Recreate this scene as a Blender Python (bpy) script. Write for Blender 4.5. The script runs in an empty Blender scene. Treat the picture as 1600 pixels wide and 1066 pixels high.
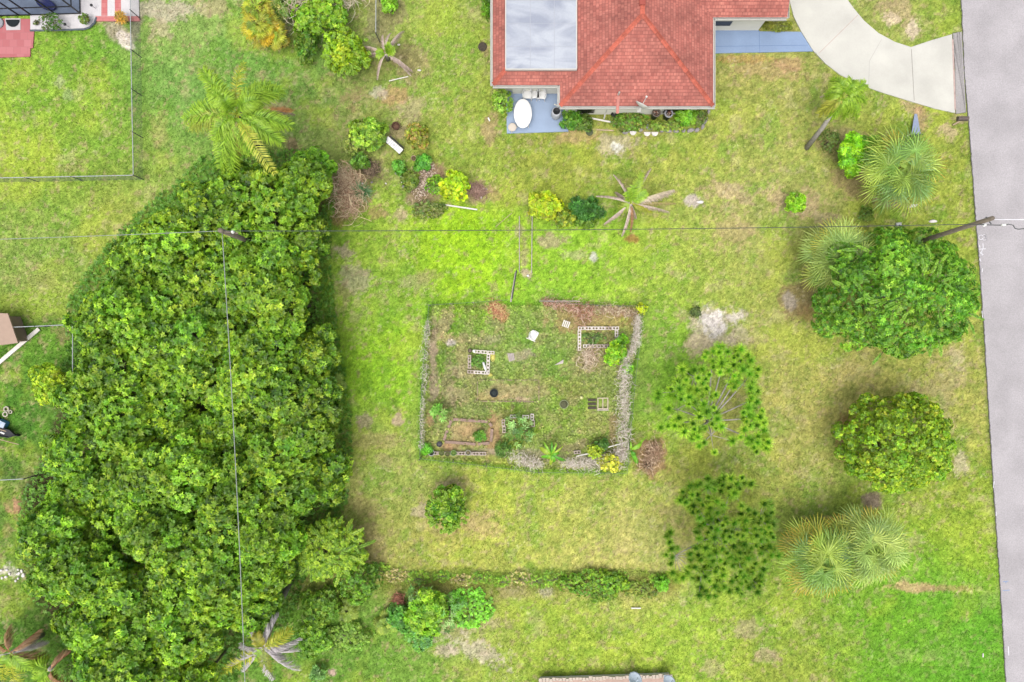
import bpy, math, random
import numpy as np
from mathutils import Vector, Matrix
sc = bpy.context.scene
COL = sc.collection
# ------------------------------------------------------------ camera, light, exposure
H = 40.0            # drone height in metres; photo pixel -> metres on the ground
S = 1600.0 / 36 * 24 / H
cd = bpy.data.cameras.new('camera'); cam = bpy.data.objects.new('camera', cd); COL.objects.link(cam)
cam.location = (0, 0, H); cam.rotation_euler = (0, 0, 0)
cd.lens = 24; cd.sensor_width = 36; cd.clip_start = 0.5; cd.clip_end = 3000
sc.camera = cam
SUN_EL, SUN_AZ = 72.0, 200.0      # degrees; azimuth clockwise from +Y
w = bpy.data.worlds.new('World'); sc.world = w; w.use_nodes = True
nt = w.node_tree; bg = nt.nodes['Background']
sky = nt.nodes.new('ShaderNodeTexSky'); sky.sky_type = 'NISHITA'; sky.sun_disc = False
sky.sun_elevation = math.radians(SUN_EL); sky.sun_rotation = math.radians(SUN_AZ)
sky.dust_density = 6.0; sky.air_density = 1.0; sky.ozone_density = 0.6
hs = nt.nodes.new('ShaderNodeHueSaturation'); hs.inputs['Saturation'].default_value = 0.35   # thin cloud greys the sky
nt.links.new(sky.outputs[0], hs.inputs['Color']); nt.links.new(hs.outputs[0], bg.inputs['Color'])
bg.inputs['Strength'].default_value = 0.15
sd = bpy.data.lights.new('sun', 'SUN'); sd.energy = 0.75; sd.angle = math.radians(40); sd.color = (1.0, 0.965, 0.91)
sun = bpy.data.objects.new('sun', sd); COL.objects.link(sun)
az, el = math.radians(SUN_AZ), math.radians(SUN_EL)
sdir = Vector((math.sin(az) * math.cos(el), math.cos(az) * math.cos(el), math.sin(el)))
sun.rotation_euler = sdir.to_track_quat('Z', 'Y').to_euler()
sc.view_settings.view_transform = 'Standard'; sc.view_settings.look = 'None'
sc.view_settings.gamma = 1; sc.view_settings.use_curve_mapping = False
sc.view_settings.exposure = 1.0
K = 1.9             # display value of a flat white surface under this light

# ------------------------------------------------------------ helpers
def W(px, py, h=0.0):
    k = (H - h) / H / S
    return Vector(((px - 800) * k, (533 - py) * k, h))
def lin(c):
    c = c / 255.0
    return c / 12.92 if c <= 0.04045 else ((c + 0.055) / 1.055) ** 2.4
def C(r, g, b, m=1.0):
    return (lin(r) / K * m, lin(g) / K * m, lin(b) / K * m)
def tagp(o, label=None, cat=None, group=None, kind=None):
    if label: o['label'] = label
    if cat: o['category'] = cat
    if group: o['group'] = group
    if kind: o['kind'] = kind
    return o
def thing(name, label, cat, loc, group=None, rz=0.0, rot=None, sc_=None):
    o = bpy.data.objects.new(name, None); COL.objects.link(o)
    o.empty_display_size = 0.2
    o.location = loc; o.rotation_euler = rot if rot else (0, 0, rz)
    if sc_: o.scale = sc_
    return tagp(o, label, cat, group)
def copy_tree(o, parent=None):
    c = o.copy(); COL.objects.link(c)
    if parent is not None: c.parent = parent
    for ch in list(o.children): copy_tree(ch, c)
    return c
_m = {}
FL = .78            # flat things, lit by the whole sky, need less than leaves that shade each other
def mat(name, col, rough=0.8, var=0.15, scale=3.0, bump=0.0, bscale=40.0, metal=0.0, col2=None, detail=6, spec=0.3):
    if name in _m: return _m[name]
    col = tuple(c * FL for c in col); col2 = tuple(c * FL for c in col2) if col2 else None
    m = bpy.data.materials.new(name); m.use_nodes = True; n = m.node_tree; L = n.links
    p = n.nodes['Principled BSDF']; p.inputs['Roughness'].default_value = rough; p.inputs['Metallic'].default_value = metal
    p.inputs['Specular IOR Level'].default_value = spec
    tc = n.nodes.new('ShaderNodeTexCoord')
    ns = n.nodes.new('ShaderNodeTexNoise'); ns.inputs['Scale'].default_value = scale; ns.inputs['Detail'].default_value = detail
    ns.inputs['Roughness'].default_value = 0.65
    L.new(tc.outputs['Object'], ns.inputs['Vector'])
    r = n.nodes.new('ShaderNodeValToRGB')
    a = [max(0, c * (1 - var)) for c in col]; b = [min(1, c * (1 + var)) for c in (col2 or col)]
    r.color_ramp.elements[0].position = 0.3; r.color_ramp.elements[1].position = 0.7
    r.color_ramp.elements[0].color = (*a, 1); r.color_ramp.elements[1].color = (*b, 1)
    L.new(ns.outputs[0], r.inputs[0]); L.new(r.outputs[0], p.inputs['Base Color'])
    if bump:
        n2 = n.nodes.new('ShaderNodeTexNoise'); n2.inputs['Scale'].default_value = bscale; n2.inputs['Detail'].default_value = 4
        L.new(tc.outputs['Object'], n2.inputs['Vector'])
        bn = n.nodes.new('ShaderNodeBump'); bn.inputs['Strength'].default_value = bump; bn.inputs['Distance'].default_value = 0.02
        L.new(n2.outputs[0], bn.inputs['Height']); L.new(bn.outputs[0], p.inputs['Normal'])
    _m[name] = m; return m
def leafmat(name, trans=0.35, rough=0.5, gl=0.06):
    m = bpy.data.materials.new(name); m.use_nodes = True; n = m.node_tree; L = n.links
    n.nodes.remove(n.nodes['Principled BSDF']); out = n.nodes['Material Output']
    at = n.nodes.new('ShaderNodeAttribute'); at.attribute_name = 'Col'
    tc = n.nodes.new('ShaderNodeTexCoord'); ns = n.nodes.new('ShaderNodeTexNoise'); ns.inputs['Scale'].default_value = 9
    L.new(tc.outputs['Object'], ns.inputs['Vector'])
    mr = n.nodes.new('ShaderNodeMapRange'); mr.inputs['From Min'].default_value = 0.3; mr.inputs['From Max'].default_value = 0.7
    mr.inputs['To Min'].default_value = 0.82; mr.inputs['To Max'].default_value = 1.18
    L.new(ns.outputs[0], mr.inputs['Value'])
    vm = n.nodes.new('ShaderNodeVectorMath'); vm.operation = 'SCALE'
    L.new(at.outputs['Color'], vm.inputs[0]); L.new(mr.outputs[0], vm.inputs['Scale'])
    d = n.nodes.new('ShaderNodeBsdfDiffuse'); t = n.nodes.new('ShaderNodeBsdfTranslucent'); g = n.nodes.new('ShaderNodeBsdfGlossy')
    g.inputs['Roughness'].default_value = rough; g.inputs['Color'].default_value = (0.9, 0.9, 0.9, 1)
    L.new(vm.outputs[0], d.inputs['Color']); L.new(vm.outputs[0], t.inputs['Color'])
    m1 = n.nodes.new('ShaderNodeMixShader'); m1.inputs[0].default_value = trans
    m2 = n.nodes.new('ShaderNodeMixShader'); m2.inputs[0].default_value = gl
    L.new(d.outputs[0], m1.inputs[1]); L.new(t.outputs[0], m1.inputs[2]); L.new(m1.outputs[0], m2.inputs[1]); L.new(g.outputs[0], m2.inputs[2])
    L.new(m2.outputs[0], out.inputs['Surface'])
    return m
LEAF = leafmat('foliage', .42, .5, .025); DRY = leafmat('dry_foliage', 0.2, 0.7, 0.02); GRASSM = leafmat('grass_blades', 0.3, 0.6, 0.02)

def np_mesh(name, V, F, m, parent=None, Cc=None, smooth=False):
    V = np.asarray(V, np.float32).reshape(-1, 3); F = np.asarray(F, np.int32)
    me = bpy.data.meshes.new(name); k = F.shape[1]
    me.vertices.add(len(V)); me.vertices.foreach_set('co', V.ravel())
    me.loops.add(F.size); me.loops.foreach_set('vertex_index', F.ravel())
    me.polygons.add(len(F)); me.polygons.foreach_set('loop_start', np.arange(0, F.size, k, dtype=np.int32))
    try: me.polygons.foreach_set('loop_total', np.full(len(F), k, np.int32))
    except Exception: pass
    if smooth: me.polygons.foreach_set('use_smooth', np.ones(len(F), bool))
    me.update(calc_edges=True)
    if Cc is not None:
        a = me.color_attributes.new('Col', 'FLOAT_COLOR', 'POINT')
        c4 = np.ones((len(V), 4), np.float32); c4[:, :3] = Cc; a.data.foreach_set('color', c4.ravel())
    me.materials.append(m)
    o = bpy.data.objects.new(name, me); COL.objects.link(o)
    if parent: o.parent = parent
    return o
class MB:
    def __init__(s): s.v = []; s.f = []; s.c = []; s.uv = []
    def add(s, vs, fs, col=(1, 1, 1)):
        n = len(s.v); s.v += [tuple(v) for v in vs]; s.f += [tuple(i + n for i in f) for f in fs]; s.c += [col] * len(vs); return s
    def box(s, c, d, rz=0.0, col=(1, 1, 1), M=None):
        x, y, z = [q / 2 for q in d]; R = M or Matrix.Rotation(rz, 3, 'Z'); c = Vector(c)
        vs = [c + R @ Vector((a * x, b * y, e * z)) for e in (-1, 1) for a, b in ((-1, -1), (1, -1), (1, 1), (-1, 1))]
        return s.add(vs, [(3, 2, 1, 0), (4, 5, 6, 7), (0, 1, 5, 4), (1, 2, 6, 5), (2, 3, 7, 6), (3, 0, 4, 7)], col)
    def bar(s, a, b, wd, th=None, col=(1, 1, 1)):
        a, b = Vector(a), Vector(b); d = b - a; q = d.to_track_quat('X', 'Z').to_matrix()
        return s.box((a + b) / 2, (d.length, wd, th or wd), M=q, col=col)
    def tube(s, path, r, sides=6, col=(1, 1, 1), cap=True):
        path = [Vector(p) for p in path]; n = len(path)
        rs = r if hasattr(r, '__len__') else [r] * n; vs = []; fs = []
        for i, p in enumerate(path):
            t = (path[min(i + 1, n - 1)] - path[max(i - 1, 0)]).normalized()
            a = t.orthogonal().normalized() if i == 0 else (a - t * a.dot(t)).normalized()
            b = t.cross(a)
            for k in range(sides):
                th = 2 * math.pi * k / sides
                vs.append(p + (a * math.cos(th) + b * math.sin(th)) * rs[i])
        for i in range(n - 1):
            for k in range(sides):
                k2 = (k + 1) % sides
                fs.append((i * sides + k, i * sides + k2, (i + 1) * sides + k2, (i + 1) * sides + k))
        if cap: fs += [tuple(range(sides - 1, -1, -1)), tuple((n - 1) * sides + k for k in range(sides))]
        return s.add(vs, fs, col)
    def lathe(s, c, prof, sides=20, sx=1.0, sy=1.0, rz=0.0, col=(1, 1, 1), closed=False):
        c = Vector(c); vs = []; fs = []; n = len(prof)
        for (r, z) in prof:
            for k in range(sides):
                th = 2 * math.pi * k / sides; x, y = r * math.cos(th) * sx, r * math.sin(th) * sy
                vs.append(c + Vector((x * math.cos(rz) - y * math.sin(rz), x * math.sin(rz) + y * math.cos(rz), z)))
        for i in range(n - 1 + (1 if closed else 0)):
            for k in range(sides):
                k2 = (k + 1) % sides; j = (i + 1) % n
                fs.append((i * sides + k, i * sides + k2, j * sides + k2, j * sides + k))
        if not closed: fs += [tuple(range(sides - 1, -1, -1)), tuple((n - 1) * sides + k for k in range(sides))]
        return s.add(vs, fs, col)
    def prism(s, pts, z0, z1, col=(1, 1, 1)):
        pts = [(p[0], p[1]) for p in pts]
        ar = sum(pts[i][0] * pts[(i + 1) % len(pts)][1] - pts[(i + 1) % len(pts)][0] * pts[i][1] for i in range(len(pts)))
        if ar < 0: pts = pts[::-1]
        n = len(pts)
        vs = [(x, y, z0) for x, y in pts] + [(x, y, z1) for x, y in pts]
        fs = [tuple(range(n - 1, -1, -1)), tuple(range(n, 2 * n))] + [(i, (i + 1) % n, n + (i + 1) % n, n + i) for i in range(n)]
        return s.add(vs, fs, col)
    def build(s, name, m, parent=None, smooth=False, loc=None, bevel=0):
        me = bpy.data.meshes.new(name); off = Vector(loc) if loc is not None else Vector((0, 0, 0))
        me.from_pydata([Vector(v) - off for v in s.v], [], s.f); me.update()
        a = me.color_attributes.new('Col', 'FLOAT_COLOR', 'POINT')
        a.data.foreach_set('color', np.array([(*c, 1) for c in s.c], np.float32).ravel())
        if smooth:
            me.polygons.foreach_set('use_smooth', [True] * len(me.polygons))
        me.materials.append(m)
        o = bpy.data.objects.new(name, me); COL.objects.link(o); o.location = off
        if parent: o.parent = parent
        if bevel:
            b = o.modifiers.new('bevel', 'BEVEL'); b.width = bevel; b.segments = 2
        return o
# value noise
def vnoise(x, y, seed):
    xi = np.floor(x).astype(np.int64); yi = np.floor(y).astype(np.int64); fx = x - xi; fy = y - yi
    fx = fx * fx * (3 - 2 * fx); fy = fy * fy * (3 - 2 * fy)
    def h(a, b):
        n = (a * 374761393 + b * 668265263 + seed * 1442695041) & 0xFFFFFFFF
        n = ((n ^ (n >> 13)) * 1274126177) & 0xFFFFFFFF
        return ((n ^ (n >> 16)) & 0xFFFF) / 65535.0
    return (h(xi, yi) * (1 - fx) + h(xi + 1, yi) * fx) * (1 - fy) + (h(xi, yi + 1) * (1 - fx) + h(xi + 1, yi + 1) * fx) * fy
def fbm(x, y, sc_, seed, o=4, g=0.55):
    t = 0; a = 1; s_ = 0
    for i in range(o):
        t = t + a * vnoise(x * sc_ + 17.3 * i, y * sc_ - 9.1 * i, seed + i); s_ += a; a *= g; sc_ *= 2.07
    return t / s_
def inpoly(x, y, poly):
    r = np.zeros(np.shape(x), bool); n = len(poly); j = n - 1
    for i in range(n):
        xi, yi = poly[i]; xj, yj = poly[j]
        c = ((yi > y) != (yj > y)) & (x < (xj - xi) * (y - yi) / ((yj - yi) + 1e-12) + xi)
        r ^= c; j = i
    return r
def pdist(x, y, poly, closed=True):
    d = np.full(np.shape(x), 1e9); n = len(poly)
    for i in range(n if closed else n - 1):
        ax, ay = poly[i]; bx, by = poly[(i + 1) % n]
        dx, dy = bx - ax, by - ay; t = np.clip(((x - ax) * dx + (y - ay) * dy) / (dx * dx + dy * dy + 1e-9), 0, 1)
        d = np.minimum(d, np.hypot(x - ax - t * dx, y - ay - t * dy))
    return d

# ------------------------------------------------------------ outlines given in photo pixels (ground level)
ROAD = [(1501, -900), (1502, 0), (1507, 110), (1516, 220), (1524, 330), (1531, 420), (1538, 520), (1545, 640), (1553, 770), (1562, 900), (1572, 1066), (1620, 1900),
        (1790, 1900), (1745, 1066), (1715, 640), (1690, 220), (1675, -900)]
DRIVE = [(1226, -300), (1230, -60), (1233, 0), (1240, 26), (1252, 50), (1270, 79), (1290, 100), (1312, 117), (1340, 131), (1372, 143), (1420, 158), (1460, 170), (1492, 177),
         (1491, 110), (1487, 54), (1456, 63), (1423, 74), (1398, 66), (1372, 52), (1350, 33), (1334, 14), (1324, 0), (1310, -30), (1302, -80), (1300, -300)]
APRON = [(1488.5, 52), (1502, 50), (1505, 110), (1509, 176), (1493.5, 178), (1492.5, 110)]
WALK = [(1085, 30), (1090, 84), (1270.5, 80.5), (1251, 50), (1187, 49.5), (1170, 30)]
PATIO = [(790, 120), (792, 209), (888, 206), (886, 120)]
GRAVEL = [(48, -6), (48, 48), (132, 46), (141, 43), (148, 36), (151, 28), (218, 27), (216, -60), (120, -60), (120, -6)]
PAVERS = [(-60, 30), (48, 30), (48, 50), (54, 50), (53, 60), (52, 75), (48, 76), (48, 89), (-60, 92)]
POOLDECK = [(-200, 27), (126.5, 22), (121, -120), (-200, -120)]
THICKET = [(290, 300), (330, 262), (440, 252), (490, 250), (512, 290), (500, 340), (498, 420), (510, 520), (528, 620), (532, 700), (525, 780), (470, 850), (450, 900), (425, 960),
           (350, 1000), (330, 1100), (80, 1100), (110, 1010), (40, 940), (25, 850), (18, 770), (60, 700), (75, 650), (122, 590), (130, 470), (190, 390), (250, 330)]
GARDEN = [(673, 478), (1000, 478), (985, 600), (974, 735), (840, 733), (658, 714), (662, 600)]

# ------------------------------------------------------------ ground: one sheet, coloured by what grows or lies bare on it
GX = np.concatenate([[-900, -300, -120, -60, -40], np.arange(-32, 32.01, 0.085), [40, 60, 120, 300, 900]])
GY = np.concatenate([[-900, -300, -120, -60, -30], np.arange(-22, 22.01, 0.085), [30, 60, 120, 300, 900]])
XX, YY = np.meshgrid(GX, GY); PXX = XX * S + 800; PYY = 533 - YY * S
CP = [(60,130,140,175,60),(150,100,115,160,50),(60,230,158,182,62),(160,230,128,165,58),(100,330,140,170,70),(60,420,138,162,75),(180,330,160,170,75),(60,560,100,145,45),(40,650,82,130,42),(20,780,110,140,60),(20,850,90,130,45),
(260,60,140,168,85),(280,150,118,162,75),(250,250,140,168,75),(440,130,118,165,70),(480,170,135,160,80),(680,60,150,170,75),(700,150,155,172,72),(620,140,150,160,85),(720,230,148,166,68),(560,190,140,152,78),
(560,380,140,175,55),(620,410,148,172,65),(560,480,140,178,60),(600,560,150,195,38),(560,620,140,188,48),(600,700,160,172,85),(600,760,150,165,80),(740,400,160,202,35),(700,440,158,198,36),(900,440,152,195,50),(850,400,145,188,55),(960,420,148,182,58),
(850,240,150,160,66),(1000,220,158,166,76),(1100,250,158,172,72),(1150,130,158,160,84),(1200,200,162,170,84),(1150,320,160,165,92),(1100,400,162,176,80),(1200,450,162,170,85),(1060,470,155,180,68),(1030,560,128,180,42),(1200,560,164,170,82),(1250,640,170,166,92),(1230,720,160,165,80),(1270,780,142,163,70),
(1480,250,152,165,68),(1500,330,150,165,65),(1440,30,140,165,60),(1400,10,150,155,85),(1500,620,162,165,82),(1500,750,150,166,62),(1510,850,148,176,55),(1480,950,112,168,44),(1400,980,120,170,42),(1530,1020,100,165,40),(1250,980,138,165,58),(1100,1000,158,185,66),(1200,1040,150,165,66),(900,990,162,185,66),(750,1010,155,170,78),(850,1030,148,170,62),(650,1030,128,165,65),(600,1000,108,150,55),
(800,780,168,182,72),(900,800,170,176,85),(1000,830,184,182,105),(950,870,184,180,102),(720,850,174,175,86),(620,850,164,166,84),(1050,760,168,176,80),
(720,520,115,155,60),(850,560,128,162,66),(900,680,130,165,52),(700,620,130,148,76),(950,550,138,145,86),(850,520,120,165,60)]
num = np.zeros(XX.shape + (3,)); den = np.zeros(XX.shape)
wx = PXX + (fbm(XX, YY, 0.35, 91) - 0.5) * 90; wy = PYY + (fbm(XX, YY, 0.35, 97) - 0.5) * 90
for (a, b, r, g, bl) in CP:
    wt = np.exp(-((wx - a) ** 2 + (wy - b) ** 2) / (2 * 48.0 ** 2)) + 1e-7 / (1 + ((wx - a) ** 2 + (wy - b) ** 2) / 1e5)
    num += wt[..., None] * np.array(C(r, g, bl)); den += wt
G = num / den[..., None]
def mixin(mask, col, str_=1.0):
    global G
    m_ = np.clip(mask * str_, 0, 1)[..., None]; G = G * (1 - m_) + np.array(col) * m_
def sm(x, a, b): t = np.clip((x - a) / (b - a), 0, 1); return t * t * (3 - 2 * t)
n1 = fbm(XX, YY, 0.8, 5, 5); n2 = fbm(XX, YY, 2.2, 25, 4, 0.7); n3 = fbm(XX, YY, 0.45, 45, 4)
n4 = fbm(XX, YY, 5.0, 65, 3, 0.8); n5 = fbm(XX * 0.35, YY, 1.1, 75, 4)
G = G * (1 + (n2 - 0.5)[..., None] * np.array([0.85, 0.55, 0.9])) * (1 + (n4 - 0.5)[..., None] * np.array([.8, .62, .9])) * np.array([1.05, 1.05, 1.1])
n6 = fbm(XX, YY, 3.6, 505, 3, .8); mixin(sm(n6, .60, .74), C(104, 156, 50), .26)
mixin(sm(n1, 0.54, 0.70), C(118, 165, 52), 0.45)                # lusher clumps
mixin(sm(n3, 0.55, 0.75), C(184, 198, 76), 0.4)                # yellowed turf
mixin(sm(fbm(XX, YY, 1.3, 130, 5, .7), 0.56, 0.68) * sm(n5, 0.4, 0.6), C(198, 186, 138), 0.42)   # thin, dry turf
mixin(sm(fbm(XX, YY, 3.0, 230, 3, .8), 0.62, 0.74), C(182, 160, 125), 0.55)
PATCH = [ # px, py, rx, ry, angle, (r,g,b), strength, raggedness
(1110,516,42,40,20,(204,188,168),.9,.8),(1112,504,24,24,-20,(232,222,222),1,.8),(1150,494,16,12,0,(222,210,205),.9,1),(1090,540,26,18,0,(200,182,150),.7,1),(1160,520,16,14,0,(205,190,165),.6,1),
(1250,465,30,34,60,(150,128,92),.9,.7),(1235,470,12,16,0,(172,160,150),.9,.6),(1262,490,16,16,0,(165,130,90),.7,.8),(1135,300,50,22,10,(190,165,135),.75,1),(1085,314,18,12,0,(206,190,190),.9,.8),(1145,360,40,34,30,(188,165,125),.65,1),
(1350,290,48,28,10,(170,145,110),.8,.8),(1305,225,30,30,0,(155,138,100),.6,.8),(1255,320,36,20,-20,(190,165,130),.8,1),(1290,340,34,14,0,(188,165,135),.7,1),(1215,305,20,22,0,(195,170,135),.8,1),(1390,312,30,14,0,(175,155,140),.8,1),
(960,225,34,20,0,(190,176,150),.85,1),(962,232,10,9,0,(225,222,218),.9,.9),(900,215,40,12,0,(185,155,115),.7,1),(1000,205,60,6,0,(180,165,120),.5,1),
(540,395,16,14,0,(185,160,150),.75,1),(556,440,26,30,0,(180,160,150),.6,1.1),(535,455,14,28,0,(172,148,120),.55,1),(640,95,34,34,0,(152,136,100),.8,.8),(612,150,30,16,0,(190,150,115),.7,.8),(555,150,20,22,0,(170,145,110),.7,.9),(590,145,16,10,0,(202,190,180),.6,1),(645,170,18,28,60,(185,165,140),.6,.9),
(660,292,40,30,0,(160,142,112),.7,.8),(675,268,22,18,0,(165,130,112),.9,.7),(660,310,26,14,0,(150,125,105),.8,.8),(745,300,22,22,0,(165,140,118),.9,.7),(770,300,18,16,0,(180,150,110),.6,1),(585,270,26,20,0,(150,135,100),.7,.9),(622,205,18,14,0,(160,140,115),.8,.7),(545,300,40,42,0,(168,138,112),.85,.8),(590,335,20,14,0,(175,135,110),.6,1),(625,335,12,8,0,(190,165,140),.7,1),
(1402,14,40,26,20,(180,160,125),.8,1),(1425,45,14,14,40,(215,195,175),.9,.9),(1392,30,16,10,0,(212,192,165),.9,1),(1200,110,60,16,5,(185,160,115),.75,1),(1240,100,24,12,0,(190,150,120),.7,1),(1170,92,60,7,0,(180,140,90),.6,.8),(1430,172,30,8,15,(180,150,125),.7,.9),(1437,185,14,24,0,(185,150,120),.8,.7),(1480,205,22,14,0,(195,172,140),.8,.9),(1500,185,16,8,0,(190,165,140),.7,.8),
(1362,782,20,14,10,(152,130,120),1,.5),(1480,600,30,60,0,(180,160,130),.5,1.2),(1500,560,16,24,0,(200,185,150),.6,1.1),(1500,730,14,22,0,(195,180,160),.7,1.1),(1440,610,20,12,0,(170,150,110),.6,1),(1320,680,14,44,0,(165,130,85),.8,.8),(1430,918,40,9,0,(200,165,130),.85,.9),(1480,920,40,6,0,(180,150,110),.6,1),(1325,575,50,20,0,(180,165,110),.4,1),
(1015,715,34,30,30,(165,130,98),.95,.7),(705,760,14,30,70,(180,150,130),.5,1),(690,800,36,40,0,(170,150,108),.5,1),(740,820,60,22,0,(195,165,125),.6,1),(660,800,16,14,0,(190,172,150),.7,1),(560,790,40,16,20,(172,150,110),.5,.8),(555,760,14,36,0,(165,150,100),.4,.9),(620,655,10,14,0,(190,160,150),.8,.9),(570,655,14,14,0,(175,150,140),.7,1),(582,690,50,14,0,(185,165,120),.5,1),(600,720,18,12,0,(180,165,120),.6,1),(580,850,30,40,0,(172,152,112),.55,1),
(700,985,60,26,0,(180,165,130),.55,1.1),(740,1015,60,16,20,(205,190,175),.7,1.3),(760,975,34,14,0,(190,170,140),.6,1.2),(690,1018,20,10,0,(200,180,165),.7,1.1),(850,925,14,12,0,(200,190,180),.9,.9),(800,925,26,12,0,(185,165,135),.7,1),(1160,985,30,16,0,(180,160,135),.6,1.1),(1200,1025,20,12,0,(180,160,130),.7,1),(1110,1045,20,14,0,(185,165,130),.6,1.1),(520,1050,8,6,0,(205,170,165),.9,.8),
(1155,905,30,14,0,(190,165,130),.6,1.1),(1050,800,16,10,0,(190,170,130),.4,1),(1000,840,60,40,0,(190,182,115),.5,1),
(245,14,70,20,0,(195,182,165),.85,.7),(180,48,30,18,35,(172,158,140),.95,.5),(196,62,12,20,-40,(225,212,205),.95,.6),(212,45,10,26,0,(150,145,122),.9,.6),(250,45,24,18,0,(195,178,150),.7,1),(330,12,30,18,0,(190,165,140),.6,1),(320,110,30,10,0,(170,160,120),.4,1),(300,190,24,10,0,(195,170,130),.7,1),(340,210,20,14,0,(190,165,125),.6,1),(250,215,14,40,0,(178,165,105),.4,1),
(93,128,10,14,0,(188,190,150),.6,1),(105,148,10,10,0,(170,180,140),.5,1),(165,150,20,8,0,(185,180,120),.5,1),(110,262,30,8,0,(170,160,110),.5,1),(430,170,34,14,0,(178,160,125),.7,.8),(440,172,26,6,5,(190,118,70),.8,.6),(455,240,14,30,0,(150,118,100),.8,.8),(440,48,22,16,0,(175,155,140),.7,.8),(470,30,30,30,0,(150,138,105),.7,.8),(600,20,34,60,0,(158,145,110),.75,.9),(580,40,10,40,0,(150,150,110),.5,.9),
(20,895,26,12,20,(215,205,195),.95,1),(18,790,16,14,0,(188,140,118),.95,.6),(10,830,8,20,0,(170,150,100),.5,1),(100,525,14,20,0,(150,135,95),.7,1),(85,620,30,20,0,(150,130,85),.5,1),(50,440,60,16,0,(170,165,105),.4,1),(225,430,0.1,0.1,0,(0,0,0),0,1),
(755,75,10,12,0,(170,150,115),.8,.8),(765,200,16,26,0,(178,150,118),.8,.8),(775,150,8,26,0,(160,150,110),.5,1),(820,400,8,34,0,(172,160,120),.8,.9),(820,428,11,10,0,(198,178,155),.9,.7),(812,360,8,14,0,(185,172,140),.7,.8),(862,378,24,16,0,(180,160,135),.8,.9),(900,398,22,8,0,(180,175,135),.6,1),(928,400,7,9,0,(205,200,198),.9,.8),(988,372,12,10,0,(160,110,70),.85,.6),(1260,700,60,50,0,(175,165,100),.4,1),
(525,345,16,10,0,(150,120,85),.8,.8),(497,320,18,40,0,(95,75,48),.8,.6),(650,440,30,16,0,(175,160,130),.5,1),(672,432,20,10,0,(165,155,105),.5,1),
]
GP = [ # inside the fenced plot
(795,611,52,15,0,(182,162,126),.9,.5),(850,600,30,12,0,(170,165,105),.6,1),(905,575,30,14,0,(172,165,112),.6,1),(720,620,24,14,0,(178,160,130),.7,1),(870,650,26,12,0,(168,165,105),.5,1),(775,505,20,10,0,(178,165,128),.6,1),
(676,560,9,84,0,(165,145,130),.9,.8),(690,510,14,40,20,(175,152,130),.75,.9),(705,530,26,8,0,(178,155,125),.7,1),(706,536,9,7,0,(205,190,200),.9,.6),(740,532,20,10,0,(170,150,128),.7,.9),(770,530,16,10,0,(180,160,150),.6,.9),(724,555,14,26,0,(175,152,120),.7,.9),(722,580,24,12,0,(178,162,135),.7,1),(760,478,20,9,0,(182,165,120),.7,.9),
(785,490,10,16,-20,(190,140,100),.8,.8),(815,555,22,12,0,(190,175,160),.8,.9),(895,500,44,24,10,(168,130,95),.9,.8),(940,500,54,22,0,(172,135,100),.85,.8),(940,484,60,8,0,(185,160,130),.8,.9),(935,527,26,10,0,(150,135,98),.85,.8),(920,555,24,22,0,(160,132,112),.8,.8),(985,500,12,20,0,(165,145,98),.7,.9),(955,545,18,10,0,(165,130,110),.8,.9),
(830,612,44,10,0,(165,150,110),.75,.9),(770,622,40,7,0,(192,158,118),.8,.9),(815,624,24,5,0,(200,170,150),.9,.8),(735,590,28,16,0,(165,150,110),.6,1),(700,600,12,40,0,(170,155,125),.6,1),(672,655,8,16,0,(185,140,112),.8,.8),(730,678,40,24,0,(185,155,118),.95,.6),(700,698,22,12,0,(190,145,120),.9,.7),(770,680,14,34,10,(180,140,110),.9,.8),(720,672,20,8,0,(200,168,125),.7,.7),
(690,638,10,8,0,(150,110,80),.7,.9),(790,655,12,16,0,(150,145,95),.6,.9),(830,716,22,16,0,(170,160,150),.8,.9),(760,707,50,5,0,(185,165,145),.9,.8),(885,700,36,10,-15,(140,118,98),.9,.8),(860,715,40,12,0,(170,155,135),.8,.9),(930,720,50,12,-5,(175,168,160),.85,.8),(895,628,12,14,0,(155,150,105),.8,.9),(930,660,24,26,0,(172,165,95),.5,1),(957,670,9,40,0,(165,140,112),.8,.8),(970,560,8,30,0,(160,140,115),.7,.9),(890,610,40,16,0,(168,165,95),.5,1),(826,478,8,6,0,(180,150,100),.6,.9)]
for (a, b, rx, ry, ang, c, s_, rag) in PATCH + GP:
    if s_ <= 0: continue
    t = math.radians(-ang); dx = PXX - a; dy = PYY - b
    u = (dx * math.cos(t) - dy * math.sin(t)) / rx; v = (dx * math.sin(t) + dy * math.cos(t)) / ry
    d = np.sqrt(u * u + v * v)
    sd_ = int(a * 7 + b) % 1000
    d = d + (fbm(XX, YY, 1.7, 300 + sd_, 5, .85) - 0.5) * 2.6 * rag
    mixin(1 - sm(d, 0.6, 1.05), np.array(C(*c))[None, None] * (1 + (n4 - .5)[..., None] * .7), s_ * 0.9)
spk = fbm(XX, YY, 5.5, 640, 2, .8); mixin(sm(spk, .70, .78) * sm(n1, .45, .6), C(206, 192, 160), .4)
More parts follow.
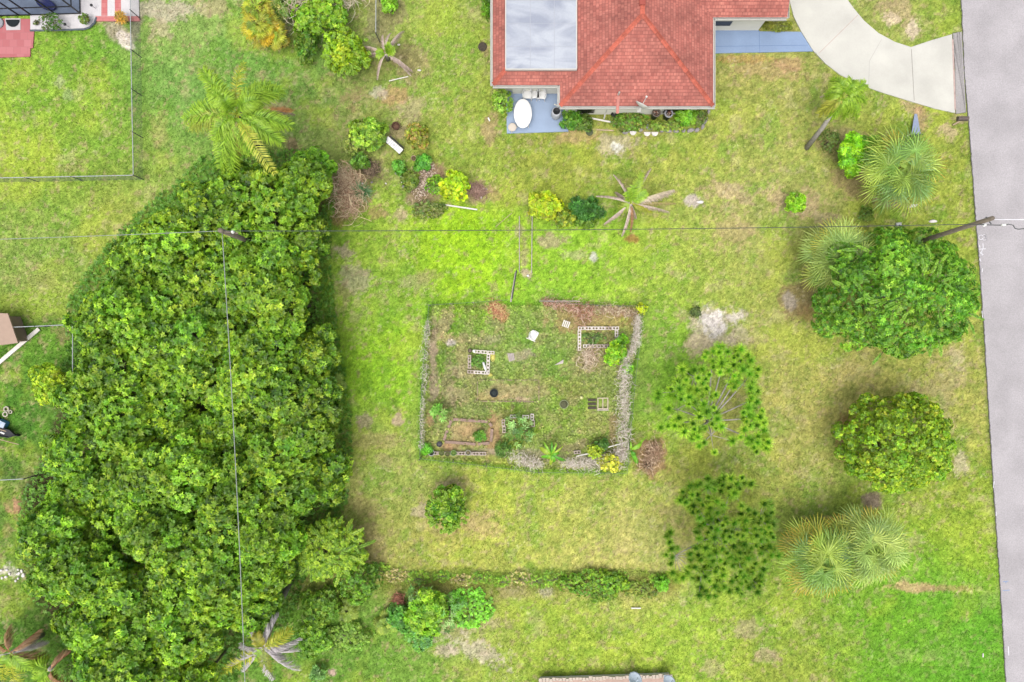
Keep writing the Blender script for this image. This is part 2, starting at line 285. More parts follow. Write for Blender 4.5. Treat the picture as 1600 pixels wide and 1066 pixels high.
# litter under the thicket, paths and edges
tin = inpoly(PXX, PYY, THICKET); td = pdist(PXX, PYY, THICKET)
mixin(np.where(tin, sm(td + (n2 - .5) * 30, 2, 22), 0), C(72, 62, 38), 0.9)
mixin((1 - sm(td, 0, 26)) * ~tin * sm(n2, .3, .6), C(110, 150, 55), .6)
gin = inpoly(PXX, PYY, GARDEN)
gd = pdist(PXX, PYY, GARDEN)
mixin(gin * sm(n1, .35, .6), C(168, 172, 110), .38)
mixin((1 - sm(gd, 3, 12)) * ~gin, C(118, 178, 46), 0.5)          # uncut turf along the plot's fence
rd = pdist(PXX, PYY, ROAD); mixin((1 - sm(rd, 2, 7)) * sm(n2, .35, .5), C(110, 135, 60), 0.6)
# unmown strip
sy = 905 + (fbm(XX, YY, 0.5, 800) - .5) * 12; strip = sm(PYY, sy - 14, sy - 9) * (1 - sm(PYY, sy + 22, sy + 40)) * sm(PXX, 590, 620) * (1 - sm(PXX, 1040, 1070))
mixin(strip * sm(n2, .3, .6), C(172, 165, 105), 0.6)
edge = sm(PYY, sy - 15, sy - 11) * (1 - sm(PYY, sy - 6, sy + 2)) * sm(PXX, 590, 620) * (1 - sm(PXX, 1040, 1070)); mixin(edge, C(120, 170, 52), 0.3)
# darker turf edge lower right
mixin(sm(PYY, 925, 932) * sm(PXX, 1300, 1400) * sm(n1, .3, .5), C(108, 165, 44), 0.5)
G = G * np.array([1.03, 1.04, .98]) + .004
G *= (1 + (np.random.default_rng(3).random(XX.shape) - .5) * 0.42)[..., None] * (1 + (vnoise(XX * 7, YY * 7, 9) - .5) * .35)[..., None]
G = np.clip(G, 0.004, 0.9)
ZZ = -0.05 * fbm(XX, YY, 1.5, 400, 3) - 0.02 * np.random.default_rng(4).random(XX.shape)
ny, nx = XX.shape
idx = np.arange(nx * ny).reshape(ny, nx)
F = np.stack([idx[:-1, :-1], idx[:-1, 1:], idx[1:, 1:], idx[1:, :-1]], -1).reshape(-1, 4)
gm = bpy.data.materials.new('lawn'); gm.use_nodes = True; n = gm.node_tree; L = n.links; p = n.nodes['Principled BSDF']
p.inputs['Roughness'].default_value = 0.95; p.inputs['Specular IOR Level'].default_value = 0.1
at = n.nodes.new('ShaderNodeAttribute'); at.attribute_name = 'Col'
tc = n.nodes.new('ShaderNodeTexCoord'); ns = n.nodes.new('ShaderNodeTexNoise'); ns.inputs['Scale'].default_value = 22; ns.inputs['Detail'].default_value = 5
ns.inputs['Roughness'].default_value = .75
L.new(tc.outputs['Object'], ns.inputs['Vector'])
mr = n.nodes.new('ShaderNodeMapRange'); mr.inputs['From Min'].default_value = .3; mr.inputs['From Max'].default_value = .7; mr.inputs['To Min'].default_value = .6; mr.inputs['To Max'].default_value = 1.4
L.new(ns.outputs[0], mr.inputs['Value'])
vm = n.nodes.new('ShaderNodeVectorMath'); vm.operation = 'SCALE'; L.new(at.outputs['Color'], vm.inputs[0]); L.new(mr.outputs[0], vm.inputs['Scale']); L.new(vm.outputs[0], p.inputs['Base Color'])
bn = n.nodes.new('ShaderNodeBump'); bn.inputs['Strength'].default_value = .6; bn.inputs['Distance'].default_value = .04; L.new(ns.outputs[0], bn.inputs['Height']); L.new(bn.outputs[0], p.inputs['Normal'])
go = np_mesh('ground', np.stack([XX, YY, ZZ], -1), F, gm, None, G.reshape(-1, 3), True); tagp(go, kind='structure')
def gcol(px, py):
    x = (px - 800) / S; y = (533 - py) / S
    i = np.clip(((x + 32) / 0.085).astype(int) + 5, 0, nx - 1); j = np.clip(((y + 22) / 0.085).astype(int) + 5, 0, ny - 1)
    return G[j, i]
LEAFGAIN = 1.62
# ------------------------------------------------------------ leaf generators
def basis(N):
    a = np.where(np.abs(N[:, 2:3]) < 0.9, np.array([[0, 0, 1.0]]), np.array([[1.0, 0, 0]]))
    T = np.cross(N, a); T /= np.linalg.norm(T, axis=1, keepdims=True) + 1e-9
    return T, np.cross(N, T)
def leaves(rng, P, N, k, Ln, Wd, cols, tilt=(0.1, 0.7), jit=0.3, cj=0.12):
    n = len(P); P = np.repeat(P, k, 0); T, B = basis(N); N0 = np.repeat(N, k, 0); T = np.repeat(T, k, 0); B = np.repeat(B, k, 0)
    th = np.tile(np.arange(k) * 2 * np.pi / k, n) + rng.random(n * k) * 0.7 + np.repeat(rng.random(n) * 6.28, k)
    ti = rng.uniform(tilt[0], tilt[1], n * k)
    rad = T * np.cos(th)[:, None] + B * np.sin(th)[:, None]
    d = rad * np.cos(ti)[:, None] + N0 * np.sin(ti)[:, None]
    sd_ = np.cross(d, N0); sd_ /= np.linalg.norm(sd_, axis=1, keepdims=True) + 1e-9
    up = np.cross(sd_, d)
    l = (Ln * (1 + jit * (rng.random(n * k) - .5) * 2))[:, None]; w_ = (Wd * (1 + jit * (rng.random(n * k) - .5) * 2))[:, None] / 2
    b = P + d * l * 0.08; tip = P + d * l - up * l * 0.12; mid = P + d * l * 0.5 + up * w_ * 0.35
    V = np.stack([b, mid - sd_ * w_, tip, mid + sd_ * w_], 1).reshape(-1, 3)
    F = np.arange(n * k * 4).reshape(-1, 4)
    c = np.repeat(cols, k, 0) * (1 + cj * (rng.random((n * k, 1)) - .5) * 2)
    return V, F, np.repeat(c, 4, 0)
def palette(rng, n, pal, wts=None, m=1.0):
    pal = np.array([C(*p_) for p_ in pal]); w_ = np.array(wts or [1] * len(pal), float); w_ /= w_.sum()
    i = rng.choice(len(pal), n, p=w_); j = rng.choice(len(pal), n, p=w_); t = rng.random((n, 1)) * .5
    return (pal[i] * (1 - t) + pal[j] * t) * m
def crown_pts(rng, rx, ry, rz, nl, lf, npts, low=-0.3, inner=0.25, vr=(.62, 1.2)):
    """lumpy crown: nl lobes round an ellipsoid; points on the lobes' skins, some inside"""
    d = []; i = 0
    ga = math.pi * (3 - math.sqrt(5))
    for i in range(nl):
        z = low + (1 - low) * (i + .5) / nl; r = math.sqrt(max(0, 1 - z * z)); a = i * ga + rng.random() * .7
        d.append((r * math.cos(a), r * math.sin(a), z))
    d = np.array(d); sc_ = (1 - lf) * rng.uniform(*vr, (nl, 1)); cen = d * sc_; cen = np.vstack([cen, [[0, 0, 0]]])
    lr = np.append(lf * rng.uniform(.55, 1.3, nl), 1 - lf * 1.1)
    wts = lr ** 2; wts /= wts.sum()
    m_ = int(npts * 1.9); li = rng.choice(nl + 1, m_, p=wts)
    v = rng.normal(size=(m_, 3)) ; v /= np.linalg.norm(v, axis=1, keepdims=True)
    v = v + d[np.minimum(li, nl - 1)] * .55 * (li < nl)[:, None] + np.array([0, 0, .25]); v /= np.linalg.norm(v, axis=1, keepdims=True)
    rr = np.where(rng.random(m_) < inner, rng.uniform(.45, .9, m_), rng.uniform(.9, 1.06, m_))
    P = cen[li] + v * (lr[li] * rr)[:, None]
    dist = np.linalg.norm(P[:, None] - cen[None], axis=2) / lr[None]; dist[np.arange(m_), li] = 9
    keep = (dist.min(1) > .72) & (P[:, 2] > low - .25); P = P[keep][:npts]; v = v[keep][:npts]
    global LOBE
    LOBE = li[keep][:npts]
    s3 = np.array([rx, ry, rz]); Nn = v / s3 * rz; Nn /= np.linalg.norm(Nn, axis=1, keepdims=True)
    Nn = Nn + np.array([0, 0, .35]) + rng.normal(size=Nn.shape) * .18; Nn /= np.linalg.norm(Nn, axis=1, keepdims=True)
    return P * s3, Nn, cen * s3
BARK = mat('bark', C(150, 138, 120), .95, .3, 6, .6, 30); BARKG = mat('grey_bark', C(172, 166, 158, 1.35), .95, .25, 8, .6, 30)
def limbs(cen, hc, r, rng, n=7, lean=(0, 0)):
    m_ = MB(); top = Vector((0, 0, hc * .75))
    m_.tube([(0, 0, -.1), (rng.normal() * .05 * hc * .3, rng.normal() * .05 * hc * .3, hc * .4), top], [r, r * .8, r * .55], 8)
    o_ = sorted(range(len(cen)), key=lambda i: rng.random())[:n]
    for i in o_:
        c = Vector(cen[i]) + Vector((0, 0, hc)); s0 = Vector((0, 0, hc * rng.uniform(.3, .7)))
        md = s0.lerp(c, .5) + Vector((rng.normal(), rng.normal(), rng.normal())) * .08 * hc * .5
        m_.tube([s0, md, c], [r * .45, r * .3, r * .1], 6)
    return m_
def tree(name, label, cat, px, py, rpx, hc, pal, wts=None, ell=(1, 1, .8), nros=600, k=9, ll=.2, lw=.09, nl=14, lf=.42, seed=1, group=None, rz=0, tilt=(.1, .7), inner=.25, m=1.0, trunk=None, rough=None, low=-.3, vr=(.62, 1.2), parts=('crown', 'trunk')):
    rng = np.random.default_rng(seed); base = W(px, py, hc); R = rpx / S * (H - hc) / H; base.z = 0; ell = (ell[0], ell[1], min(ell[2], max(.12, 1.15 * hc / R)))
    e = thing(name, label, cat, base, group, rz)
    P, N_, cen = crown_pts(rng, R * ell[0], R * ell[1], R * ell[2], nl, lf, nros, low, inner, vr)
    lv = rng.uniform(.78, 1.22, 64)[LOBE % 64][:, None]; yv = rng.uniform(.88, 1.14, 64)[LOBE % 64]
    pc = palette(rng, len(P), pal, wts, m * LEAFGAIN) * lv; gr = (pc[:, 1] > pc[:, 0] * 1.12); pc[:, 0] *= np.where(gr, yv * 1.05, 1); pc[:, 2] *= np.where(gr, .74, 1); pc *= rng.uniform(.6, 1.36, (len(pc), 1))
    V, F_, c = leaves(rng, P + np.array([0, 0, hc]), N_, k, ll, lw, pc, tilt)
    V[:, 2] = np.maximum(V[:, 2], 0.02)
    np_mesh(parts[0], V, F_, LEAF, e, c)
    limbs(cen, max(hc, .3), trunk or max(.03, R * .055), rng).build(parts[1], BARK, e, True)
    return e
# ------------------------------------------------------------ surfaces: road, drive, walks
PT = lambda L_, h=0: [W(a, b, h)[:2] for a, b in L_]
def asphalt(name, col, speck):
    col = tuple(c * FL for c in col)
    m = bpy.data.materials.new(name); m.use_nodes = True; n = m.node_tree; L = n.links; p = n.nodes['Principled BSDF']; p.inputs['Roughness'].default_value = .92
    tc = n.nodes.new('ShaderNodeTexCoord')
    a = n.nodes.new('ShaderNodeTexNoise'); a.inputs['Scale'].default_value = 14; a.inputs['Detail'].default_value = 8; a.inputs['Roughness'].default_value = .8
    b = n.nodes.new('ShaderNodeTexNoise'); b.inputs['Scale'].default_value = .5; b.inputs['Detail'].default_value = 5
    v = n.nodes.new('ShaderNodeTexVoronoi'); v.inputs['Scale'].default_value = 11
    for q in (a, b, v): L.new(tc.outputs['Object'], q.inputs['Vector'])
    r = n.nodes.new('ShaderNodeValToRGB'); r.color_ramp.elements[0].position = .32; r.color_ramp.elements[1].position = .68
    r.color_ramp.elements[0].color = (*[c * (1 - speck) for c in col], 1); r.color_ramp.elements[1].color = (*[min(1, c * (1 + speck)) for c in col], 1)
    L.new(a.outputs[0], r.inputs[0])
    mr = n.nodes.new('ShaderNodeMapRange'); mr.inputs['From Min'].default_value = .35; mr.inputs['From Max'].default_value = .65; mr.inputs['To Min'].default_value = .88; mr.inputs['To Max'].default_value = 1.07
    L.new(b.outputs[0], mr.inputs['Value'])
    vm = n.nodes.new('ShaderNodeVectorMath'); vm.operation = 'SCALE'; L.new(r.outputs[0], vm.inputs[0]); L.new(mr.outputs[0], vm.inputs['Scale'])
    L.new(vm.outputs[0], p.inputs['Base Color'])
    bn = n.nodes.new('ShaderNodeBump'); bn.inputs['Strength'].default_value = .4; bn.inputs['Distance'].default_value = .01
    L.new(a.outputs[0], bn.inputs['Height']); L.new(bn.outputs[0], p.inputs['Normal'])
    return m
ASPH = asphalt('asphalt', C(203, 198, 201), .26); ASPH2 = asphalt('old_asphalt', C(192, 187, 186), .25)
CONC = asphalt('drive_concrete', C(238, 236, 226), .05); BLUEC = asphalt('blue_painted_concrete', C(164, 190, 228), .07)
def struct(name, pts, z0, z1, m):
    return tagp(MB().prism(pts, z0, z1).build(name, m), kind='structure')
def ragged(pts, amp, step, seed):
    rng = random.Random(seed); out = []
    for i in range(len(pts)):
        a = Vector(pts[i]); b = Vector(pts[(i + 1) % len(pts)]); n_ = max(1, int((b - a).length / step)) if (b - a).length < 60 else 1
        for k in range(n_):
            q = a.lerp(b, k / n_); out.append((q.x + rng.uniform(-amp, amp), q.y + rng.uniform(-amp, amp)))
    return out
rp = []
for i in range(10):
    a, b = ROAD[i], ROAD[i + 1]; nn = 1 if i in (0,) else 26
    for k in range(nn): rp.append((a[0] + (b[0] - a[0]) * k / nn + random.Random(i * 99 + k).uniform(-.55, .55), a[1] + (b[1] - a[1]) * k / nn))
rp += ROAD[10:]
struct('road', PT(rp), -.1, .014, ASPH)
struct('driveway', PT(DRIVE), -.1, .03, CONC)
struct('driveway_apron', PT(ragged(APRON, .5, .2, 4)), -.1, .018, ASPH2)
struct('blue_walkway', PT(WALK), -.1, .022, BLUEC)
struct('patio', PT(PATIO), -.1, .06, asphalt('patio_paint', C(184, 206, 238), .06))
JN = mat('joint_dirt', C(178, 172, 165), .95, .2); JR = mat('joint_rust', C(222, 196, 188), .95, .2)
def strip_px(name, a, b, wpx, z, m, h=.004):
    A, B = W(*a), W(*b); d = (B - A).normalized(); n_ = Vector((-d.y, d.x, 0)) * wpx / S / 2
    return struct(name, [(A + n_)[:2], (B + n_)[:2], (B - n_)[:2], (A - n_)[:2]], z - .02, z + h, m)
strip_px('driveway_joint', (1279, 84), (1340, 24), .8, .03, JR)
strip_px('driveway_joint', (1428, 158), (1423.5, 77), .8, .03, JN)
strip_px('driveway_joint', (1357, 132), (1358, 96), .6, .03, mat('joint_faint', C(212, 210, 205), .95, .1)); strip_px('driveway_joint', (1358, 96), (1377, 62), .6, .03, _m['joint_faint'])
strip_px('walkway_joint', (1113, 73), (1262, 71), .5, .022, mat('joint_blue', C(120, 150, 195), .9, .1))
for a in ((1186, 49.5, 1187, 83), ): strip_px('walkway_joint', a[:2], a[2:], .5, .022, _m['joint_blue'])
strip_px('driveway_joint', (1488, 62), (1492, 172), 2.6, .03, JR, .003)
em = MB()
for a, b in zip(rp[1:235], rp[2:236]):
    A, B = W(*a), W(*b); em.add([(A.x - .035, A.y, .008), (A.x + .01, A.y, .019), (B.x + .01, B.y, .019), (B.x - .035, B.y, .008)], [(0, 3, 2, 1)])
tagp(em.build('road_edge', mat('road_edge_dirt', C(118, 116, 112), .95, .3, 9)), kind='structure')
# paint marks on the road
SPW = mat('white_spray_paint', C(240, 240, 246, 1.4), .8, .08, 20); SPB = mat('blue_spray_paint', C(150, 180, 225), .8, .1, 20)
def scribble(name, paths, wpx, m, label, grp=None):
    mb = MB()
    for pth in paths:
        for a, b in zip(pth[:-1], pth[1:]):
            A, B = W(*a), W(*b); d = (B - A).normalized(); n_ = Vector((-d.y, d.x, 0)) * wpx / S / 2; e_ = d * wpx / S / 3
            z = .018; mb.add([(*(A - e_ + n_)[:2], z), (*(A - e_ - n_)[:2], z), (*(B + e_ - n_)[:2], z), (*(B + e_ + n_)[:2], z)], [(0, 1, 2, 3)])
    return tagp(mb.build(name, m), kind='structure')
def arc(cx, cy, rx, ry, a0, a1, n_=9): return [(cx + rx * math.cos(math.radians(a0 + (a1 - a0) * i / n_)), cy - ry * math.sin(math.radians(a0 + (a1 - a0) * i / n_))) for i in range(n_ + 1)]
scribble('road_marking', [arc(1532.5, 371, 3.4, 3.6, 40, 330), arc(1537, 369, 3, 2.2, 90, -90), arc(1538, 373, 3.2, 2.4, 90, -120),
    [(1535.5, 381), (1536, 387), (1533.5, 393), (1534.5, 399)], [(1529, 389.5), (1540, 389)], [(1534, 393), (1531, 395.5), (1536, 398)], [(1530, 384), (1531, 387)]], .9, SPW, '')
scribble('road_marking', [[(1530.5, 404), (1531.5, 408)], [(1535, 420), (1534.5, 425)], [(1534, 486), (1535, 496)]], .9, SPW, '')
scribble('road_marking', [[(1567, 909), (1575, 908)], [(1567, 923), (1577, 922)], [(1572, 909), (1571, 911)]], 1.0, SPB, '')
scribble('road_marking', [[(1553, 752), (1552, 762)], [(1575, 1010), (1576, 1024)], [(1556, 800), (1556, 806)]], .9, SPW, '')
# ------------------------------------------------------------ red roofed house
def shingle(name):
    m = bpy.data.materials.new(name); m.use_nodes = True; n = m.node_tree; L = n.links; p = n.nodes['Principled BSDF']; p.inputs['Roughness'].default_value = .9
    tc = n.nodes.new('ShaderNodeTexCoord'); br = n.nodes.new('ShaderNodeTexBrick')
    L.new(tc.outputs['UV'], br.inputs['Vector'])
    br.inputs['Scale'].default_value = 1; br.inputs['Brick Width'].default_value = .30; br.inputs['Row Height'].default_value = .17
    br.inputs['Mortar Size'].default_value = .014; br.inputs['Mortar Smooth'].default_value = .3
    br.inputs['Color1'].default_value = (*C(216, 134, 118, FL), 1); br.inputs['Color2'].default_value = (*C(203, 118, 104, FL), 1); br.inputs['Mortar'].default_value = (*C(178, 104, 95, FL), 1)
    # darker tabs: short dashes between the courses
    b2 = n.nodes.new('ShaderNodeTexBrick'); L.new(tc.outputs['UV'], b2.inputs['Vector']); b2.inputs['Scale'].default_value = 1; b2.inputs['Brick Width'].default_value = .15; b2.inputs['Row Height'].default_value = .17
    b2.inputs['Mortar Size'].default_value = .012; b2.inputs['Color1'].default_value = (.66, .6, .62, 1); b2.inputs['Color2'].default_value = (1.12, 1.14, 1.14, 1); b2.inputs['Mortar'].default_value = (.85, .8, .8, 1); b2.offset = .5; b2.inputs['Bias'].default_value = .25
    ns = n.nodes.new('ShaderNodeTexNoise'); ns.inputs['Scale'].default_value = .9; ns.inputs['Detail'].default_value = 7; L.new(tc.outputs['Object'], ns.inputs['Vector'])
    mr = n.nodes.new('ShaderNodeMapRange'); mr.inputs['From Min'].default_value = .3; mr.inputs['From Max'].default_value = .7; mr.inputs['To Min'].default_value = .78; mr.inputs['To Max'].default_value = 1.14; L.new(ns.outputs[0], mr.inputs['Value'])
    v1 = n.nodes.new('ShaderNodeVectorMath'); v1.operation = 'MULTIPLY'; L.new(br.outputs[0], v1.inputs[0]); L.new(b2.outputs[0], v1.inputs[1])
    v2 = n.nodes.new('ShaderNodeVectorMath'); v2.operation = 'SCALE'; L.new(v1.outputs[0], v2.inputs[0]); L.new(mr.outputs[0], v2.inputs['Scale']); L.new(v2.outputs[0], p.inputs['Base Color'])
    bn = n.nodes.new('ShaderNodeBump'); bn.inputs['Strength'].default_value = .5; bn.inputs['Distance'].default_value = .02; L.new(br.outputs['Fac'], bn.inputs['Height']); bn.invert = True; L.new(bn.outputs[0], p.inputs['Normal'])
    return m
SHG = shingle('red_shingle'); CAPM = mat('ridge_shingle', C(226, 118, 98), .9, .1, 4, .3)
CREAM = mat('cream_stucco', C(252, 249, 236, 1.35), .9, .05, 2, .2); WHT = mat('white_painted_metal', C(232, 230, 222, 1.05), .5, .05, 5)
EAVE = 2.6; PIT = .405
def roof(name, polys, parent, th=.08):
    """each polygon is a roof plane; UV runs along the eave and up the slope"""
    me = bpy.data.meshes.new(name); vs = []; fs = []; uvs = []
    for poly in polys:
        P = [Vector(q) for q in poly]; nrm = (P[1] - P[0]).cross(P[2] - P[0]).normalized()
        if nrm.z < 0: P = P[::-1]; nrm = -nrm
        u = Vector((0, 0, 1)).cross(nrm).normalized() if nrm.z < .999 else Vector((1, 0, 0)); v = nrm.cross(u)
        b = len(vs); vs += P; fs.append(tuple(range(b, b + len(P)))); uvs += [(q.dot(u), q.dot(v)) for q in P]
        b = len(vs); lo = [q - Vector((0, 0, th)) for q in P]; vs += lo; fs.append(tuple(range(b + len(P) - 1, b - 1, -1))); uvs += [(0, 0)] * len(P)
        for i in range(len(P)):
            j = (i + 1) % len(P); b = len(vs); vs += [P[i], lo[i], lo[j], P[j]]; fs.append((b, b + 1, b + 2, b + 3)); uvs += [(0, 0)] * 4
    me.from_pydata(vs, [], fs); uvl = me.uv_layers.new(name='UVMap')
    for l in me.loops: uvl.data[l.index].uv = uvs[l.vertex_index]
    me.materials.append(SHG); o = bpy.data.objects.new(name, me); COL.objects.link(o); o.parent = parent; return o
house = thing('house', 'red shingled hip roof house with a grey flat roof panel and white gutters', 'house', (0, 0, 0))
YS, XW, XE, YN = 12.88, 2.63, 11.02, 30.0
rx = (XW + XE) / 2; hw = (XE - XW) / 2; RH = EAVE + hw * PIT; YA = YS + hw
YW = W(0, 27, EAVE).y; XWE = W(1230, 0, EAVE).x          # east wing
wing_r = EAVE + 3.2 * PIT
YB = W(0, 133, EAVE).y; XB = W(770, 0, EAVE).x; DZ = 3.02; XBE = 3.45                 # west wing
polys = [[(XW, YS, EAVE), (XE, YS, EAVE), (rx, YA, RH)],
         [(XE, YS, EAVE), (XE, YN, EAVE), (rx, YN, RH), (rx, YA, RH)],
         [(XW, YN, EAVE), (XW, YS, EAVE), (rx, YA, RH), (rx, YN, RH)]]
roof('roof', polys, house)
YWp = YW
roof('wing_roof', [[(XE - 2.3, YWp, EAVE + .002), (XWE, YWp, EAVE + .002), (XWE, YWp + 3.2, wing_r), (XE - 2.3, YWp + 3.2, wing_r)]], house)
dd = 1.0
roof('west_wing_roof', [[(XB, YB, EAVE + .003), (XW + 1.2, YB, EAVE + .003), (XW + 1.2, YB + dd, DZ), (XB + dd, YB + dd, DZ)],
                        [(XB, YN, EAVE + .003), (XB, YB, EAVE + .003), (XB + dd * .9, YB + dd, DZ), (XB + dd * .9, YN, DZ)]], house)
# flat deck
dm = bpy.data.materials.new('flat_roof_membrane'); dm.use_nodes = True; n = dm.node_tree; L = n.links; p = n.nodes['Principled BSDF']; p.inputs['Roughness'].default_value = .55
tc = n.nodes.new('ShaderNodeTexCoord'); mp = n.nodes.new('ShaderNodeMapping'); mp.inputs['Scale'].default_value = (.5, 1.1, 1); L.new(tc.outputs['Object'], mp.inputs[0])
ns = n.nodes.new('ShaderNodeTexNoise'); ns.inputs['Scale'].default_value = .8; ns.inputs['Detail'].default_value = 4; ns.inputs['Distortion'].default_value = 1.2; L.new(mp.outputs[0], ns.inputs[0])
r = n.nodes.new('ShaderNodeValToRGB'); r.color_ramp.elements[0].position = .35; r.color_ramp.elements[1].position = .62; r.color_ramp.elements[0].color = (*C(172, 180, 198, FL), 1); r.color_ramp.elements[1].color = (*C(212, 219, 230, FL), 1)
n2_ = n.nodes.new('ShaderNodeTexNoise'); n2_.inputs['Scale'].default_value = 9; n2_.inputs['Detail'].default_value = 5; L.new(tc.outputs['Object'], n2_.inputs[0])
mr = n.nodes.new('ShaderNodeMapRange'); mr.inputs['To Min'].default_value = .9; mr.inputs['To Max'].default_value = 1.1; L.new(n2_.outputs[0], mr.inputs['Value'])
vm = n.nodes.new('ShaderNodeVectorMath'); vm.operation = 'SCALE'; L.new(ns.outputs[0], r.inputs[0]); L.new(r.outputs[0], vm.inputs[0]); L.new(mr.outputs[0], vm.inputs['Scale']); L.new(vm.outputs[0], p.inputs['Base Color'])
DX0 = W(791, 0, 3.1).x; DX1 = W(900, 0, 3.1).x; DY0 = W(0, 107.5, 3.1).y
MB().box(((DX0 + DX1) / 2, (DY0 + YN) / 2, 3.02), (DX1 - DX0, YN - DY0, .16)).build('flat_roof', dm, house)
fl = MB(); fl.box(((DX0 + DX1) / 2, DY0 - .03, 3.03), (DX1 - DX0 + .1, .06, .19)); fl.box((DX0 - .03, (DY0 + YN) / 2, 3.03), (.06, YN - DY0, .19)); fl.box((DX1 + .03, (DY0 + YN) / 2, 3.03), (.06, YN - DY0, .19))
fl.build('flat_roof_flashing', WHT, house)
sm_ = MB()
for xx in (DX0 + 1.3, DX0 + 2.6): sm_.box((xx, (DY0 + YN) / 2, 3.103), (.03, YN - DY0 - .1, .008))
for yy in np.arange(DY0 + 1.2, YN, 1.25): sm_.box(((DX0 + DX1) / 2, yy, 3.1025), (DX1 - DX0 - .1, .02, .006))
sm_.build('roof_seam', mat('seam', C(200, 204, 214), .6, .05), house)
# caps
def cap(a, b, nseg, seed):
    A, B = Vector(a), Vector(b); d = (B - A); mb = MB(); rng = random.Random(seed); q = d.to_track_quat('X', 'Z').to_matrix(); st = d.length / nseg
    for i in range(nseg):
        c = A + d * (i + .5) / nseg; t = rng.uniform(.72, 1.18); M2 = q @ Matrix.Rotation(math.radians(2.5), 3, 'Y')
        for sgn in (-1, 1):
            Mx = q @ Matrix.Rotation(-sgn * .28, 3, 'X'); mb.box(c + Mx @ Vector((0, sgn * .062, 0)) + Vector((0, 0, .035 + .004 * (i % 2))), (st * .97, .125, .02), M=Mx, col=tuple(np.array(C(216, 112, 90, FL)) * t))
    return mb
vcm = leafmat('painted_pieces', 0, .8, 0.02)
for i, (a, b, k) in enumerate((((XW, YS, EAVE), (rx, YA, RH), 26), ((XE, YS, EAVE), (rx, YA, RH), 26), ((rx, YA, RH), (rx, YN, RH), 40), ((XB + .02, YB + .02, EAVE), (XB + dd * .95, YB + dd * .97, DZ), 6))):
    cap(a, b, k, i).build('ridge_cap', vcm, house)
# gutters
def gutter(a, b, out):
    A, B = Vector(a), Vector(b); o_ = Vector(out); mb = MB()
    mb.bar(A + o_ * .02 + Vector((0, 0, -.11)), B + o_ * .02 + Vector((0, 0, -.11)), .02, .16)
    mb.bar(A + o_ * .13 + Vector((0, 0, -.10)), B + o_ * .13 + Vector((0, 0, -.10)), .02, .12)
    mb.bar(A + o_ * .075 + Vector((0, 0, -.16)), B + o_ * .075 + Vector((0, 0, -.16)), .09, .02)
    n_ = int((B - A).length / .6)
    for i in range(n_ + 1):
        c = A.lerp(B, (i + .5) / (n_ + 1)) + o_ * .075 + Vector((0, 0, -.04)); mb.box(c, (.13 if o_.x else .03, .03 if o_.x else .13, .02))
    return mb.build('gutter', WHT, house)
gutter((XW, YS, EAVE), (XE + .13, YS, EAVE), (0, -1, 0)); gutter((XE, YS, EAVE), (XE, YW, EAVE), (1, 0, 0)); gutter((XE, YW, EAVE), (XWE, YW, EAVE), (0, -1, 0))
gutter((XW, YS, EAVE), (XW, YB, EAVE), (-1, 0, 0)); gutter((XB, YB, EAVE), (XW - .15, YB, EAVE), (0, -1, 0)); gutter((XB, YB, EAVE), (XB, YN, EAVE), (-1, 0, 0)); gutter((XWE, YW, EAVE), (XWE, YN, EAVE), (1, 0, 0))
# walls
ov = .42; wl = MB()
wt = EAVE - .12
def wall(x0, y0, x1, y1, th=.2, z1=wt): wl.box(((x0 + x1) / 2, (y0 + y1) / 2, z1 / 2), (abs(x1 - x0) + (th if x0 == x1 else 0), abs(y1 - y0) + (th if y0 == y1 else 0), z1))
yw = YS + .40; yb = YB + .62; ywg = YW + .45; xe = XE - ov; xw = XW + ov
wl.box(((xw + xe) / 2, (yw + YN) / 2, wt / 2), (xe - xw, YN - yw, wt))
wl.box(((XB + .55 + xw) / 2 - .01, (yb + YN) / 2, wt / 2 - .01), (xw - XB - .55 - .02, YN - yb, wt - .02))
wxe = W(1184, 0, 0).x
wl.box(((xe + wxe) / 2 + .01, (ywg + YN) / 2, wt / 2 - .01), (wxe - xe - .02, YN - ywg, wt - .02))
wl.build('wall', CREAM, house)
sf = MB(); sf.prism([(XW + .02, YS + .02), (XE - .02, YS + .02), (XE - .02, YN), (XW + .02, YN)], EAVE - .18, EAVE - .14); sf.prism([(XB + .02, YB + .02), (XW, YB + .02), (XW, YN), (XB + .02, YN)], EAVE - .18, EAVE - .14)
sf.prism([(XE + .01, YW + .02), (XWE - .02, YW + .02), (XWE - .02, YN), (XE + .01, YN)], EAVE - .18, EAVE - .14); sf.build('soffit', WHT, house)
DARKG = mat('dark_glass', C(48, 46, 46), .2, .1, 2, spec=.6)
def window(cx, y, w_, z0, z1, lab=None):
    fr = MB(); fr.box((cx, y - .02, (z0 + z1) / 2), (w_ + .12, .06, z1 - z0 + .12)); f = fr.build('window', WHT, house)
    g = MB(); g.box((cx, y - .055, (z0 + z1) / 2), (w_, .03, z1 - z0)); g.build('pane', DARKG, f)
window(W(918, 0, 1.8).x, yw, 1.0, .42, 1.9); window(W(1062, 0, 1.5).x, yw, 1.5, .5, 1.9)
window(W(1130, 0, 1.5).x, ywg, 1.2, .75, 1.95)
slab = MB(); slab.box((W(835, 0, 0).x + .1, yb - .35, .95), (2.6, .3, .12)); 
ls = MB(); ls.box((W(838, 0, 0).x, yb - .12, 1.1), (2.8, .1, 2.2)); ls.build('patio_door_panel', CREAM, house)
ds = MB(); ds.tube([(W(877, 0, 2.3).x, YS - .02, 2.4), (W(879, 0, 0).x - .6, YS + .3, 2.0)], .04, 8); ds.build('downspout', WHT, house); ds = MB(); ds.tube([(W(953, 0, 2).x, YS + .42, 2.3), (W(953, 0, 2).x, YS + .42, .2), (W(951, 0, 2).x, YS + .1, .06)], .04, 8)
ds.build('downspout', WHT, house)
